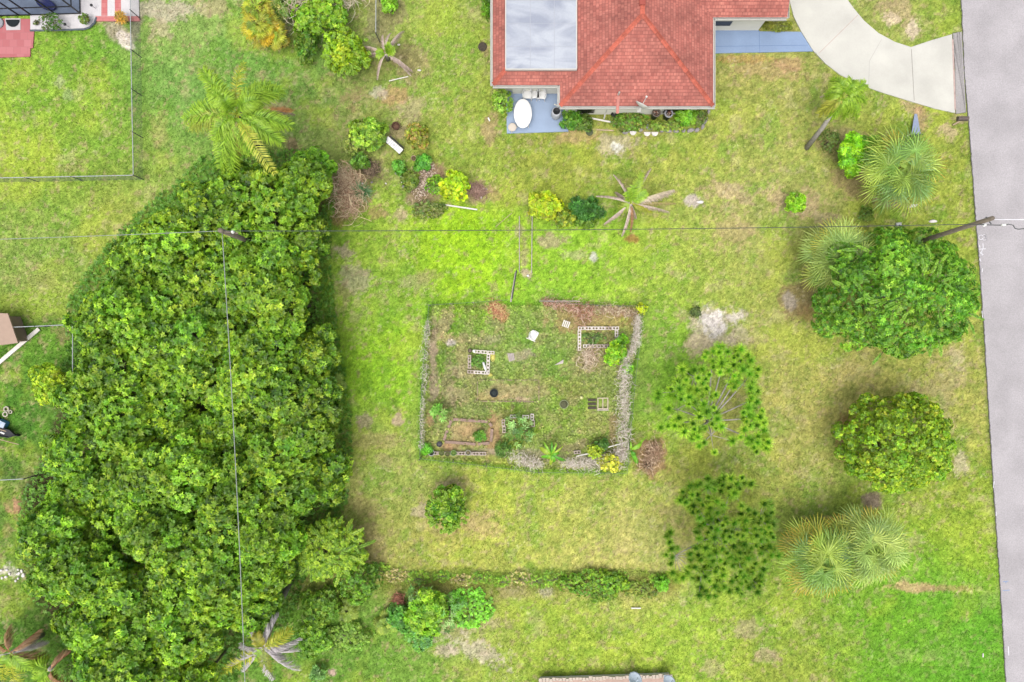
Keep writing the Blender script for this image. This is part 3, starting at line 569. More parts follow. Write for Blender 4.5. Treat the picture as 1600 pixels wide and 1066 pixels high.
# roof furniture
vz = lambda y: EAVE + (y - YS) * PIT
vy = W(0, 146, 3.0).y; vx = W(967, 0, 3.0).x
MB().lathe((vx, vy, vz(vy) - .1), [(.05, 0), (.05, .45), (.04, .46), (.03, .40)], 12).build('vent_pipe', WHT, house)
MB().box((vx, vy - .5, vz(vy - .5) + .02), (.16, .9, .02), M=Matrix.Rotation(math.atan(PIT), 3, 'X')).build('pipe_flashing', mat('flashing', C(224, 150, 138), .9, .1), house)
rv = MB(); rv.box((rx - .02, W(0, 0, RH).y + .3, RH + .06), (.32, 1.2, .1)); rv.build('ridge_vent', mat('ridge_vent', C(190, 95, 82), .8, .1), house)
def dish(loc, rz, tiltd, r, arm, parent, m=None):
    """dish facing along +Y of the rotated frame, tilted up"""
    M = Matrix.Translation(loc) @ Matrix.Rotation(rz, 4, 'Z') @ Matrix.Rotation(math.radians(-tiltd), 4, 'X')
    mb = MB(); pr = [(.01, 0), (r * .5, .03 * r / .3), (r * .85, .08 * r / .3), (r, .12 * r / .3), (r, .13 * r / .3), (r * .83, .10 * r / .3), (r * .5, .05 * r / .3), (.01, .02)]
    mb.lathe((0, 0, 0), pr, 28, 1, .9)
    mb.v = [tuple(M @ Vector(v)) for v in mb.v]; d_ = mb.build('dish', m or WHT, parent, True)
    ar = MB(); ar.tube([(0, -r * .6, .04), (0, -r * .95, arm * .5), (0, -r * .15, arm)], .018, 6); ar.box((0, -r * .12, arm), (.1, .14, .09)); ar.tube([(0, 0, -.02), (0, 0, -.25)], .025, 6)
    ar.v = [tuple(M @ Vector(v)) for v in ar.v]; ar.build('dish_arm', m or WHT, parent)
    ft = MB(); q = Vector(loc); b_ = M @ Vector((0, 0, -.25)); ft.tube([b_, (q.x, q.y, b_.z - .45)], .025, 6); ft.box((q.x, q.y, b_.z - .45), (.2, .2, .02)); ft.build('dish_mount', m or WHT, parent)
dl = W(1003, 165, 3.3)
sat = thing('satellite_dish', 'white satellite dish mounted on the lower edge of the red shingle roof', 'satellite dish', (dl.x, dl.y, vz(dl.y)))
dish((0, 0, .5), math.radians(-28), 74, .4, .6, sat)
# ------------------------------------------------------------ things round the house
WP = mat('white_plastic', C(245, 245, 243, 1.35), .4, .03, 4); BLK = mat('black_plastic', C(38, 40, 44), .45, .2, 6); DGR = mat('dark_grey_plastic', C(66, 70, 78), .6, .15, 6)
t = thing('patio_table', 'large oval white table on the blue patio', 'table', W(817, 177.5, .74) * 1.0); t.location.z = .06
MB().lathe((0, 0, .66), [(.01, 0), (.50, 0), (.52, .012), (.52, .03), (.50, .042), (.01, .042)], 40, 1, 1.62).build('tabletop', WP, t, True)
for sx, sy in ((-1, -1), (1, -1), (1, 1), (-1, 1)): MB().tube([(sx * .34, sy * .6, 0), (sx * .27, sy * .5, .66)], .03, 8).build('leg', WP, t)
t = thing('side_table', 'small round cream side table at the corner of the blue patio', 'table', W(800.5, 199.5, .4)); t.location.z = .06
MB().lathe((0, 0, .4), [(.01, 0), (.235, 0), (.245, .01), (.245, .03), (.2, .032), (.01, .03)], 28).build('tabletop', mat('cream_plastic', C(240, 228, 212), .6, .05, 8), t, True)
for k in range(3):
    a = k * 2.09 + .3; MB().tube([(.2 * math.cos(a), .2 * math.sin(a), 0), (.12 * math.cos(a), .12 * math.sin(a), .4)], .02, 6).build('leg', WP, t)
def chair(label, loc, rz, grp=None, rot=None, m=WP):
    t = thing('plastic_chair', label, 'chair', loc, grp, rz, rot)
    s_ = MB(); s_.box((0, .02, .43), (.46, .44, .035)); s_.build('seat', m, t, bevel=.012)
    b_ = MB()
    for i in range(7):
        a0 = math.radians(200 + i * 140 / 6); x, y = .25 * math.cos(a0), .25 * math.sin(a0) + .02; b_.box((x, y - .02, .66), (.1, .022, .42), rz=a0 + math.pi / 2)
    b_.build('backrest', m, t)
    for sx in (-1, 1):
        ar = MB(); ar.tube([(sx * .24, -.18, .66), (sx * .27, .02, .66), (sx * .26, .2, .64), (sx * .25, .22, .45)], .024, 6); ar.build('armrest', m, t)
        for sy in (-1, 1): MB().tube([(sx * .2, sy * .18 + .02, .43), (sx * .24, sy * .22 + .02, 0)], .022, 6).build('leg', m, t)
    return t
q = W(824, 148.5, .4); q.z = .06; chair('white plastic chair standing apart, left of the nested pair by the patio wall', q, math.radians(180))
q = W(836, 148, .4); q.z = .06; chair('white plastic chair in the middle of the row by the patio wall', q, math.radians(184))
q = W(845.5, 149, .4); q.z = .06; chair('white plastic chair nearest the patio corner post', q, math.radians(176))
t = thing('rain_barrel', 'white round barrel with a black open top at the patio corner', 'barrel', W(868, 182, 0)); t.location.z = .06
MB().lathe((0, 0, 0), [(.24, 0), (.28, .2), (.29, .4), (.27, .72), (.24, .84), (.20, .86), (.19, .80), (.19, .55), (.01, .55)], 28).build('body', mat('off_white_plastic', C(226, 228, 236), .5, .05, 4), t, True)
MB().lathe((0, 0, 0), [(.19, .83), (.205, .865), (.19, .872), (.01, .845)], 28).build('opening', BLK, t)
for i, (x_, y_, col, lab) in enumerate(((1021, 183.5, (90, 80, 74), 'black bin full of dry twigs, left of two beside the house wall'), (1040, 184.5, (176, 176, 184), 'black bin with pale grey rimmed top, right of two beside the house wall'))):
    t = thing('garden_bin', lab, 'bin', W(x_, y_, 0), 'black bins by the house wall')
    MB().lathe((0, 0, 0), [(.17, 0), (.2, .35), (.235, .78), (.25, .8), (.25, .82), (.21, .82), (.2, .7), (.01, .7)], 26).build('body', mat('black_bin', C(34, 38, 48), .4, .2, 5), t, True)
    rg = MB().lathe((0, 0, .815), [(.255, 0), (.255, .025), (.17, .03), (.17, 0)], 26, closed=True).build('rim', mat('rim_%d' % i, C(*((120, 108, 98) if i == 0 else (186, 186, 194))), .6, .15, 20), t, True)
    rng = random.Random(i); tw = MB()
    for k in range(46):
        a = rng.uniform(0, 6.28); r_ = rng.uniform(.0, .15); b_ = rng.uniform(0, 6.28); c_ = random.Random(k).choice(((205, 185, 165), (120, 100, 85), (235, 225, 215), (80, 65, 60), (190, 120, 90)))
        tw.bar((r_ * math.cos(a), r_ * math.sin(a), .72 + rng.random() * .08), (r_ * math.cos(a) + .08 * math.cos(b_), r_ * math.sin(a) + .08 * math.sin(b_), .76 + rng.random() * .08), .02, .01, col=C(*c_))
    tw.build('debris', vcm, t)
# coiled hose, planks, stones
t = MB()
pth = [(.17 * (1 - k * .0018) * math.cos(k * .35), .17 * (1 - k * .0018) * math.sin(k * .35), .03 + .0035 * k) for k in range(110)]; t.tube(pth, .022, 5)
o = t.build('garden_hose', BLK, smooth=True); o.location = W(959, 179); tagp(o, 'coiled black garden hose lying against the house wall', 'hose')
WOODW = mat('white_weathered_wood', C(235, 230, 222, 1.4), .8, .12, 6); GWOOD = mat('grey_wood', C(192, 182, 172, 1.2), .9, .2, 5, .4); TWOOD = mat('tan_wood', C(206, 182, 152, 1.25), .9, .2, 5, .4)
def plank(name, label, cat, a, b, wd, th, m, z=.03, z2=None, grp=None, h=0):
    A, B = W(*a), W(*b); A.z = z; B.z = z if z2 is None else z2
    return tagp(MB().bar(A, B, wd, th).build(name, m, loc=(A + B) / 2, bevel=.006), label, cat, grp)
plank('board', 'long white board lying in the bed under the house wall', 'board', (921, 185.5), (970, 195), .09, .05, WOODW, .12)
plank('board', 'short tan board at the left edge of the house flower bed', 'board', (932, 203), (959, 204.5), .07, .05, TWOOD, .03)
STN = mat('grey_stone', C(184, 178, 176), .95, .2, 7, .5); STW = mat('white_stone', C(236, 230, 226, 1.3), .9, .1, 7, .4)
def stone(name, label, px, py, wpx, hpx, m, seed, grp=None, cat='stone', ang=0, z=.08):
    rng = random.Random(seed); w_, h_ = wpx / S / 2, hpx / S / 2; prof = []
    mb = MB(); n_ = 11; vs = []; fs = []
    rr = [rng.uniform(.85, 1.1) for _ in range(n_)]
    for (f, zz) in ((1, -.02), (1, z * .5), (.8, z * .9), (.3, z)):
        for k in range(n_):
            a = 2 * math.pi * k / n_; x, y = w_ * f * rr[k] * math.cos(a), h_ * f * rr[k] * math.sin(a); vs.append((x * math.cos(ang) - y * math.sin(ang), x * math.sin(ang) + y * math.cos(ang), zz + rng.uniform(-.006, .006)))
    for i in range(3):
        for k in range(n_): k2 = (k + 1) % n_; fs.append((i * n_ + k, i * n_ + k2, (i + 1) * n_ + k2, (i + 1) * n_ + k))
    fs.append(tuple(range(3 * n_, 4 * n_)))
    o = mb.add(vs, fs).build(name, m, smooth=True); o.location = W(px, py); return tagp(o, label, cat, grp)
for i, (a, b, w_, h_, m_, ang) in enumerate(((977, 206.5, 12, 7, STN, 0), (1000, 203, 9, 6, STN, 0), (1034, 205, 7, 5, STN, 0), (1045, 204.5, 11, 7, STN, 0), (1056, 205, 10, 6, STN, 0), (1068, 204.5, 7, 6, STN, 0), (1079, 204, 12, 7, STN, .2), (1089, 203.5, 9, 7, STN, .5), (1098, 198, 6, 9, STN, -.3), (1103, 187, 6, 10, STN, -.3), (1107, 175, 5, 9, STN, -.2), (1100, 193, 6, 7, STN, -.4))):
    stone('edging_stone', 'rounded grey stone edging the flower bed beside the red roofed house', a, b, w_, h_, m_, 40 + i, 'stones edging the house flower bed', ang=ang, z=.12)
for i, (a, b) in enumerate(((989, 208), (1011, 209.5), (1023, 209.5))):
    mb = MB(); mb.prism([(.2 * math.cos(k * math.pi / 10 + math.pi), .24 * math.sin(k * math.pi / 10 + math.pi) + .1) for k in range(11)], -.02, .07)
    o = mb.build('scallop_edging', STW, bevel=.01); o.location = W(a, b); tagp(o, 'white half round edging block at the front of the house flower bed', 'edging block', 'white half round edging blocks')
MB().lathe((0, 0, 0), [(.2, 0), (.205, .03), (.19, .045), (.01, .045)], 24).build('stepping_stone', mat('round_concrete', C(178, 174, 184), .9, .1, 6, .3), smooth=False).location = W(1015, 198)
tagp(bpy.data.objects['stepping_stone'], 'round grey stepping stone below the two black bins', 'stepping stone')
o = MB().lathe((0, 0, 0), [(.25, -.02), (.26, .05), (.22, .06), (.2, .045), (.08, .05), (.01, .06)], 28).build('septic_lid', mat('septic', C(92, 84, 72), .9, .3, 12, .5), smooth=True); o.location = W(754, 73.5); tagp(o, 'round dark utility lid in the lawn left of the house', 'utility lid')
o = MB().lathe((0, 0, 0), [(.2, -.02), (.21, .04), (.12, .05), (.01, .06)], 20).build('valve_box_lid', mat('green_lid', C(98, 108, 78), .9, .3, 12, .5)); o.location = W(921, 207); tagp(o, 'round green lid in the grass below the house bed', 'utility lid')
# ------------------------------------------------------------ top left neighbour: pool enclosure, gravel, pavers
struct('pool_deck', PT(POOLDECK), -.1, .05, mat('deck_paint', C(150, 165, 195), .7, .12, 1.2, col2=C(168, 186, 214)))
struct('gravel_bed', PT(GRAVEL), -.1, .04, mat('white_gravel', C(250, 246, 248), .95, .1, 30, .8, 60))
kb = MB()
kp = [(48, 48.5), (90, 48), (132, 46.5), (141, 43.5), (148.5, 36.5), (151.5, 28)]
kb.tube([W(a, b) + Vector((0, 0, .05)) for a, b in kp], .055, 6); tagp(kb.build('bed_kerb', mat('kerb_grey', C(110, 122, 130), .7, .1)), kind='structure')
def pavers(name, poly, col, colb, bw, bh, m=None):
    col = tuple(c * FL for c in col); colb = tuple(c * FL for c in colb)
    m = bpy.data.materials.new(name); m.use_nodes = True; n = m.node_tree; L = n.links; p = n.nodes['Principled BSDF']; p.inputs['Roughness'].default_value = .9
    tc = n.nodes.new('ShaderNodeTexCoord'); br = n.nodes.new('ShaderNodeTexBrick'); L.new(tc.outputs['Object'], br.inputs['Vector']); br.inputs['Scale'].default_value = 1
    br.inputs['Brick Width'].default_value = bw; br.inputs['Row Height'].default_value = bh; br.inputs['Mortar Size'].default_value = .012
    br.inputs['Color1'].default_value = (*col, 1); br.inputs['Color2'].default_value = (*colb, 1); br.inputs['Mortar'].default_value = (*[c * .8 for c in col], 1)
    L.new(br.outputs[0], p.inputs['Base Color']); return m
RP = pavers('red_pavers', None, C(226, 142, 146), C(208, 118, 122), .42, .42); RP2 = pavers('pink_pavers', None, C(228, 128, 130), C(236, 150, 148), .36, .3)
struct('red_paving', PT(PAVERS), -.1, .045, RP)
struct('pink_paver_strip', PT([(159, 25.5), (160, -60), (168.5, -60), (168.5, 25.5)]), -.1, .05, RP2)
struct('pink_paver_strip', PT([(180.5, 25.5), (179, -60), (188, -60), (190, 25.5)]), -.1, .05, RP2)
struct('pink_paver_strip', PT([(150, 26), (218, 26), (219, 33.5), (149.5, 33.5)]), -.1, .052, RP2)
cage = thing('pool_enclosure', 'screened pool enclosure with dark metal frame in the top left corner', 'pool enclosure', W(126.5, 22))
BRZ = mat('bronze_aluminium', C(38, 40, 44), .4, .1); ch_ = 2.5
o0 = W(126.5, 22)
def L0(p_): return Vector(p_) - Vector((o0.x, o0.y, 0))
A0 = W(126.5, 22); A1 = W(-120, 29.5); A2 = W(122, -150)
posts = [W(126.5, 22), W(88, 23.3), W(50, 24.4), W(31, 25), W(-15, 26.5), W(-60, 28)]
for q in posts: MB().tube([L0((q.x, q.y, .05)), L0((q.x, q.y, ch_))], .045, 4).build('post', BRZ, cage)
for q in (W(125.3, -12), W(124, -50)): MB().tube([L0((q.x, q.y, .05)), L0((q.x, q.y, ch_))], .045, 4).build('post', BRZ, cage)
rl = MB()
for z_ in (.08, .9, ch_): rl.bar(L0((A0.x, A0.y, z_)), L0((A1.x, A1.y, z_)), .05); rl.bar(L0((A0.x, A0.y, z_)), L0((A2.x, A2.y, z_)), .05)
for q in posts[1:]: rl.bar(L0((q.x, q.y, ch_)), L0((q.x, q.y + 7, ch_)), .06)
rl.build('rail', BRZ, cage)
def screenmat(name, col, fac):
    m = bpy.data.materials.new(name); m.use_nodes = True; n = m.node_tree; L = n.links; n.nodes.remove(n.nodes['Principled BSDF'])
    d = n.nodes.new('ShaderNodeBsdfDiffuse'); d.inputs[0].default_value = (*col, 1); t_ = n.nodes.new('ShaderNodeBsdfTransparent'); mx = n.nodes.new('ShaderNodeMixShader')
    tc = n.nodes.new('ShaderNodeTexCoord'); ns = n.nodes.new('ShaderNodeTexNoise'); ns.inputs['Scale'].default_value = 60; L.new(tc.outputs['Object'], ns.inputs[0])
    mr = n.nodes.new('ShaderNodeMapRange'); mr.inputs['From Min'].default_value = .3; mr.inputs['From Max'].default_value = .7; mr.inputs['To Min'].default_value = fac * .6; mr.inputs['To Max'].default_value = fac * 1.4; L.new(ns.outputs[0], mr.inputs['Value'])
    L.new(mr.outputs[0], mx.inputs[0]); L.new(t_.outputs[0], mx.inputs[1]); L.new(d.outputs[0], mx.inputs[2]); L.new(mx.outputs[0], n.nodes['Material Output'].inputs[0]); return m
SCR = screenmat('insect_screen', C(60, 64, 76), .3)
sr = MB(); sr.add([L0((A0.x, A0.y, .1)), L0((A1.x, A1.y, .1)), L0((A1.x, A1.y, ch_)), L0((A0.x, A0.y, ch_))], [(0, 1, 2, 3)]); sr.add([L0((A0.x, A0.y, .1)), L0((A2.x, A2.y, .1)), L0((A2.x, A2.y, ch_)), L0((A0.x, A0.y, ch_))], [(0, 1, 2, 3)])
sr.add([L0((A0.x, A0.y, ch_)), L0((A1.x, A1.y, ch_)), L0((A1.x, A1.y + 7, ch_)), L0((A0.x, A0.y + 7, ch_))], [(0, 1, 2, 3)]); sr.build('screen', SCR, cage)
ft = MB(); ft.lathe((0, 0, .08), [(.01, 0), (.5, 0), (.62, .08), (.6, .16), (.5, .18), (.42, .12), (.01, .1)], 30, 1.0, .5, math.radians(-24)); o = ft.build('pool_float', mat('navy_vinyl', C(44, 56, 130), .35, .15, 3), smooth=True); o.location = W(75, 9); tagp(o, 'dark blue oval pool float behind the pool screen', 'pool float')
o = MB().prism([(.4 * math.cos(k * math.pi / 16 + math.pi), .42 * math.sin(k * math.pi / 16 + math.pi)) for k in range(17)], 0, .03).build('doormat', mat('black_rubber', C(28, 36, 42), .9, .2)); o.location = W(21.5, 32) + Vector((0, 0, .066)); tagp(o, 'black half round mat on a white pad at the pool door', 'doormat')
struct('door_pad', PT([(9, 29.5), (33, 29.5), (33, 47.5), (11, 48)]), -.1, .06, mat('white_pad', C(228, 222, 224), .9, .06))
o = MB().lathe((0, 0, .045), [(.3, 0), (.32, .06), (.3, .1), (.24, .1), (.01, .06)], 24).build('round_planter', mat('planter_grey', C(180, 180, 188), .7, .1)); o.location = W(-1, 37); tagp(o, 'grey round planter cut off by the left photo edge on red paving', 'planter')
for i, (a, b, lab) in enumerate(((150, 14, 'dark solar garden light in the white gravel beside the pink strips'), (109, 43.5, 'dark solar garden light between two shrubs in the white gravel bed'))):
    t = thing('solar_light', lab, 'garden light', W(a, b)); MB().tube([(0, 0, .03), (0, 0, .42)], .012, 6).build('stake', BLK, t); MB().lathe((0, 0, .4), [(.02, 0), (.08, .02), (.085, .05), (.05, .09), (.01, .1)], 14).build('lamp_head', BLK, t, True)
# chain link fences
GALV = mat('galvanised_steel', C(205, 210, 214), .45, .1, 10, metal=.0); GALVD = mat('dull_steel', C(110, 112, 116), .5, .15, 10)
CHL = screenmat('chain_link', C(150, 158, 160), .32)
def clink(label, pts, hgt, step=2.4, grp=None, gate=None):
    B = [W(a, b) for a, b in pts]; t = thing('chain_link_fence', label, 'fence', B[0], grp); o_ = B[0]
    rail = MB(); msh = MB(); 
    for a, b in zip(B[:-1], B[1:]):
        a = a - o_; b = b - o_; rail.tube([a + Vector((0, 0, hgt)), b + Vector((0, 0, hgt))], .024, 6)
        msh.add([a + Vector((0, 0, .03)), b + Vector((0, 0, .03)), b + Vector((0, 0, hgt - .03)), a + Vector((0, 0, hgt - .03))], [(0, 1, 2, 3)])
        n_ = max(1, round((b - a).length / step))
        for i in range(n_):
            q = a.lerp(b, i / n_); MB().tube([q, q + Vector((0, 0, hgt + .06))], .026, 6).build('post', GALVD, t)
    q = B[-1] - o_; MB().tube([q, q + Vector((0, 0, hgt + .06))], .03, 6).build('post', GALVD, t)
    rail.build('top_rail', GALV, t); msh.build('mesh', CHL, t); return t
clink('galvanised chain link fence round the top left lawn, corner post lower right', [(219, -60), (220, 30), (222, 150), (224.5, 281), (130, 283), (-80, 287)], 1.1, 2.9)
clink('short chain link fence running up from the dead palm near the top edge', [(594, -60), (593.5, 66)], 1.2, 2.5)
clink('chain link fence corner at the left edge beside the thicket', [(-60, 515), (20, 513), (134, 508), (134, 600)], 1.2, 2.6)
clink('low chain link fence ending in the thicket near the left edge', [(-60, 748), (60, 742)], 1.2, 2.6)
# shed and its pole
q = W(-10, 518, 1.3)
shed = thing('shed', 'tan flat roofed shed cut off by the left photo edge', 'shed', (q.x, q.y, 0))
rfp = [W(-70, 486, 1.3), W(12, 490, 1.3), W(28, 536, 1.3), W(-70, 548, 1.3)]; rfp = [(v.x - q.x, v.y - q.y) for v in rfp]
MB().prism(rfp, 1.2, 1.3).build('roof', mat('shed_roof', C(206, 178, 158), .85, .06, 3), shed); c0 = Vector((sum(v[0] for v in rfp) / 4, sum(v[1] for v in rfp) / 4))
MB().prism([tuple(c0 + (Vector(v) - c0) * .85) for v in rfp], 0, 1.21).build('wall', mat('shed_wall', C(190, 165, 148), .85, .08, 3), shed)
a, b = W(62, 514), W(-30, 592); o = MB().bar((a.x, a.y, .06), (b.x, b.y, .06), .22, .08).build('long_board', WOODW, loc=((a.x + b.x) / 2, (a.y + b.y) / 2, .06), bevel=.01); tagp(o, 'long white board lying diagonally on the grass below the tan shed', 'board')
# ---------------- clutter at the left edge
for i, (a, b, r_) in enumerate(((11.5, 639, .17), (11, 647, .17), (18, 643.5, .12))):
    o = MB().lathe((0, 0, .05 + (.06 if i == 1 else 0)), [(r_, 0), (r_ * .97, .06), (r_ * .6, .07), (r_ * .5, .0)], 22, closed=True).build('hose_reel', mat('reel_cream', C(224, 218, 196), .6, .1, 8), smooth=True); o.location = W(a, b)
    tagp(o, ('upper cream ring lying in the grass at the left edge', 'lower cream ring lying nearest the blue cooler', 'smallest cream ring, right of the two larger ones')[i], 'ring')
t = thing('cooler', 'blue and white cooler box above the black wheelbarrow', 'cooler', W(8, 661), None, math.radians(-25)); MB().box((0, 0, .18), (.5, .34, .36)).build('body', mat('cooler_blue', C(90, 160, 225), .4, .1, 3), t, bevel=.02); MB().box((0.02, -.01, .39), (.52, .36, .05)).build('lid', mat('cooler_lid', C(160, 205, 245), .4, .25, 5, col2=C(235, 235, 245)), t, bevel=.015)
MB().box((-.5, -.02, .2), (.4, .4, .4)).build('side_box', mat('dark_blue_crate', C(52, 48, 84), .5, .2, 3), t, bevel=.02)
t = thing('wheelbarrow', 'black wheelbarrow with a long pale handle at the left edge', 'wheelbarrow', W(8, 674), None, math.radians(-14))
tb = MB(); tb.prism([(-.6, -.28), (.5, -.2), (.9, .02), (.5, .24), (-.6, .28)], .25, .30)
vs = [(-.6, -.28), (.5, -.2), (.9, .02), (.5, .24), (-.6, .28)]
for i in range(5): a, b = vs[i], vs[(i + 1) % 5]; tb.bar((*a, .34), (*b, .34), .03, .16)
tb.build('tray', mat('black_tray', C(36, 38, 48), .4, .2, 4), t); MB().tube([(-.9, -.38, .45), (1.05, -.52, .12)], .025, 6).build('handle', TWOOD, t); MB().tube([(-.9, .2, .45), (.8, .05, .2)], .025, 6).build('handle', TWOOD, t)
wh = MB(); wh.lathe((0, 0, 0), [(.17, -.04), (.19, 0), (.17, .04), (.06, .03), (.06, -.03)], 18, closed=True); wh.v = [(v[0] + .85, v[2] + .02, v[1] + .19) for v in wh.v]; wh.build('wheel', BLK, t, True)
MB().prism([(-.05, -.06), (.2, -.1), (.22, -.02), (-.02, .02)], .31, .32).build('label_plate', WP, t)
rngr = random.Random(8)
for i in range(14):
    stone('rubble', 'pale chunk of rubble on the bare spot at the left edge', rngr.gauss(20, 13), rngr.gauss(895, 5), rngr.uniform(3, 7), rngr.uniform(3, 5), STW, 200 + i, 'pale rubble by the thicket', 'rubble', z=.06)
# ------------------------------------------------------------ house at the bottom edge
q = W(950, 1062, .5)
h2 = thing('low_house', 'tan roof edge of a house cut off by the bottom photo edge', 'house', (q.x, q.y, 0))
e0 = [W(842, 1063, .5), W(1050, 1056, .5), W(1056, 1200, .5), W(835, 1200, .5)]; e0 = [(v.x - q.x, v.y - q.y) for v in e0]
MB().prism(e0, .38, .5).build('roof', mat('tan_roof', C(214, 184, 168), .9, .1, 3, .3), h2)
c0 = Vector((sum(v[0] for v in e0) / 4, sum(v[1] for v in e0) / 4)); MB().prism([tuple(c0 + (Vector(v) - c0) * .98) for v in e0], 0, .385).build('wall', CREAM, h2)
fe = MB(); rg_ = random.Random(5)
for k in range(40):
    t0 = k / 40; a = Vector(e0[0]).lerp(Vector(e0[1]), t0); fe.box((a.x + .1, a.y + rg_.uniform(-.02, .05), .52), (.22, rg_.uniform(.12, .22), .06))
fe.build('fascia', mat('pale_fascia', C(232, 216, 198), .8, .08), h2)
BW = mat('pale_blue_dish', C(206, 222, 234), .4, .04, 3)
for (a, b, r_, lab) in ((990.5, 1062, .42, 'pale satellite dish on the bottom roof, left of two'), (1044, 1066, .38, 'pale satellite dish at the right end of the bottom roof')):
    l_ = W(a, b, 1.2); t = thing('satellite_dish', lab, 'satellite dish', (l_.x, l_.y, .5), 'dishes on the bottom roof'); dish((0, 0, .7), math.radians(-30), 38, r_, .55, t, BW)
# ------------------------------------------------------------ utility poles and cables
PWOOD = mat('pole_wood', C(150, 138, 122), .95, .25, 5, .6, 20)
def pole(label, base, top, h, r0, r1, arms=None):
    B = W(*base); T = W(*top, h); t = thing('utility_pole', label, 'utility pole', B)
    MB().tube([(0, 0, -.1), (T - B) * .5, T - B], [r0, (r0 + r1) / 2, r1], 12).build('pole_shaft', PWOOD, t, True); return t, T - B
PH = 9.6
pr, tr = pole('leaning grey utility pole rising through the big tree by the road', (1396, 391), (1551, 341), PH, .13, .10)
bk = MB(); bk.tube([tr * .965 + Vector((-.1, .12, 0)), tr * .965 + Vector((.14, -.2, 0))], .03, 6); bk.build('bracket', GALVD, pr)
ic = MB(); ic.lathe(tr * .93 + Vector((-.02, -.2, 0)), [(.04, 0), (.07, .05), (.04, .1), (.06, .14), (.02, .18)], 10); ic.build('insulator', WP, pr)
pl, tl = pole('brown utility pole standing in the left thicket with three cables', (412, 385), (344, 360), PH, .14, .11)
MB().lathe(tl + Vector((.5, -.05, -.25)), [(.04, 0), (.08, .1), (.04, .2)], 10).build('insulator', WP, pl)
MB().bar(tl + Vector((-.15, .0, -.15)), tl + Vector((.65, -.08, -.35)), .07).build('cross_arm', PWOOD, pl)
CABD = mat('dark_cable', C(86, 92, 92), .6, .1); CABG = mat('grey_cable', C(176, 184, 178), .5, .1)
def cable(name, label, a, ha, b, hb, sag, r, m, n_=40, wob=0):
    A, B = W(*a, ha), W(*b, hb); pts = []; rg = random.Random(3)
    for i in range(n_ + 1):
        t_ = i / n_; q = A.lerp(B, t_); q.z -= sag * 4 * t_ * (1 - t_); q.z += rg.uniform(-wob, wob); pts.append(q)
    o = MB().tube(pts, r, 6).build(name, m, smooth=True); return tagp(o, label, 'cable')
cable('power_cable', 'long thin overhead cable from the thicket pole to the roadside pole', (345, 361), PH - .1, (1523, 350.5), PH - .5, .55, .017, CABD)
cable('power_cable', 'thin overhead cable from the thicket pole to the left edge', (345, 361), PH - .1, (-400, 385), PH - .1, .3, .015, CABG)
cable('power_cable', 'overhead cable running down over the thicket to the bottom edge', (347, 362), PH - .15, (395, 1500), PH - .1, .45, .02, CABG)
cable('power_cable', 'dark cable leaving the roadside pole over the road', (1523, 350.5), PH - .5, (1568, 352), PH - .6, .05, .022, CABD, 8)
A = [W(x_, y_, PH - .6) for x_, y_ in ((1568, 352), (1576, 350.5), (1583, 352), (1586, 357), (1592, 358.5), (1602, 357), (1700, 352))]
o = MB().tube(A, .02, 6).build('cable_loop', CABD, smooth=True); tagp(o, 'wavy slack dark cable over the road at the right edge', 'cable')
cable('service_cable', 'pale thin straight cable over the road above the dark one', (1548, 343), PH - .3, (1800, 345), PH, .0, .02, SPW, 6)
o = MB().lathe(W(1566, 352, PH - .66), [(.02, 0), (.07, .03), (.07, .12), (.02, .15)], 10, 1.6, .8).build('cable_splice', WP, smooth=True); tagp(o, 'small white splice box on the cable beside the roadside pole', 'splice box')
# ------------------------------------------------------------ roadside things
t = thing('mailbox', 'brown round topped mailbox on a short post at the road edge', 'mailbox', W(1499, 187.5)); q = W(1505, 185, 1.1) - W(1499, 187.5)
mb = MB(); pr_ = [(-.12, 0), (.12, 0)] + [(.12 * math.cos(k * math.pi / 8), .12 + .12 * math.sin(k * math.pi / 8)) for k in range(9)]
vs = [(-.3, a, b) for a, b in pr_] + [(.3, a, b) for a, b in pr_]; n_ = len(pr_)
mb.add([(v[0] + q.x, v[1] + q.y, v[2] + .95) for v in vs], [tuple(range(n_ - 1, -1, -1)), tuple(range(n_, 2 * n_))] + [(i, (i + 1) % n_, n_ + (i + 1) % n_, n_ + i) for i in range(n_)]); mb.build('box', mat('mailbox_brown', C(118, 104, 98), .6, .15, 6), t)
MB().tube([(0, 0, 0), (q.x, q.y, .96)], .04, 6).build('post', TWOOD, t)
mb = MB(); mb.box((q.x + .31, q.y, 1.03), (.015, .2, .16)); mb.build('door', mat('mailbox_dark', C(90, 70, 62), .6, .1), t)
plank('post_timber', 'pale fallen timber beside the mailbox', 'timber', (1488, 196), (1499, 190), .08, .08, TWOOD, .04)
cu = thing('drain_headwall', 'pale blue wedge shaped drain end below the driveway', 'drain', W(1431, 195))
def LL(px, py, h=0): return W(px, py, h) - W(1431, 195)
MB().add([LL(1429, 178, .02), LL(1433, 178, .02), LL(1438.5, 209, .42), LL(1424, 210, .42), LL(1429, 178, -.1), LL(1433, 178, -.1), LL(1437, 212, -.1), LL(1425, 212, -.1)], [(0, 3, 2, 1), (0, 1, 5, 4), (1, 2, 6, 5), (2, 3, 7, 6), (3, 0, 4, 7)]).build('apron', mat('drain_blue', C(178, 192, 220), .7, .1, 6), cu)
MB().bar(LL(1423, 212, .2), LL(1439, 211.5, .2), .05, .45).build('end_wall', mat('drain_dark', C(70, 82, 92), .7, .2, 6), cu)
MB().tube([LL(1416, 214, .04), LL(1424, 209, .12)], .05, 8).build('pipe', WOODW, cu)
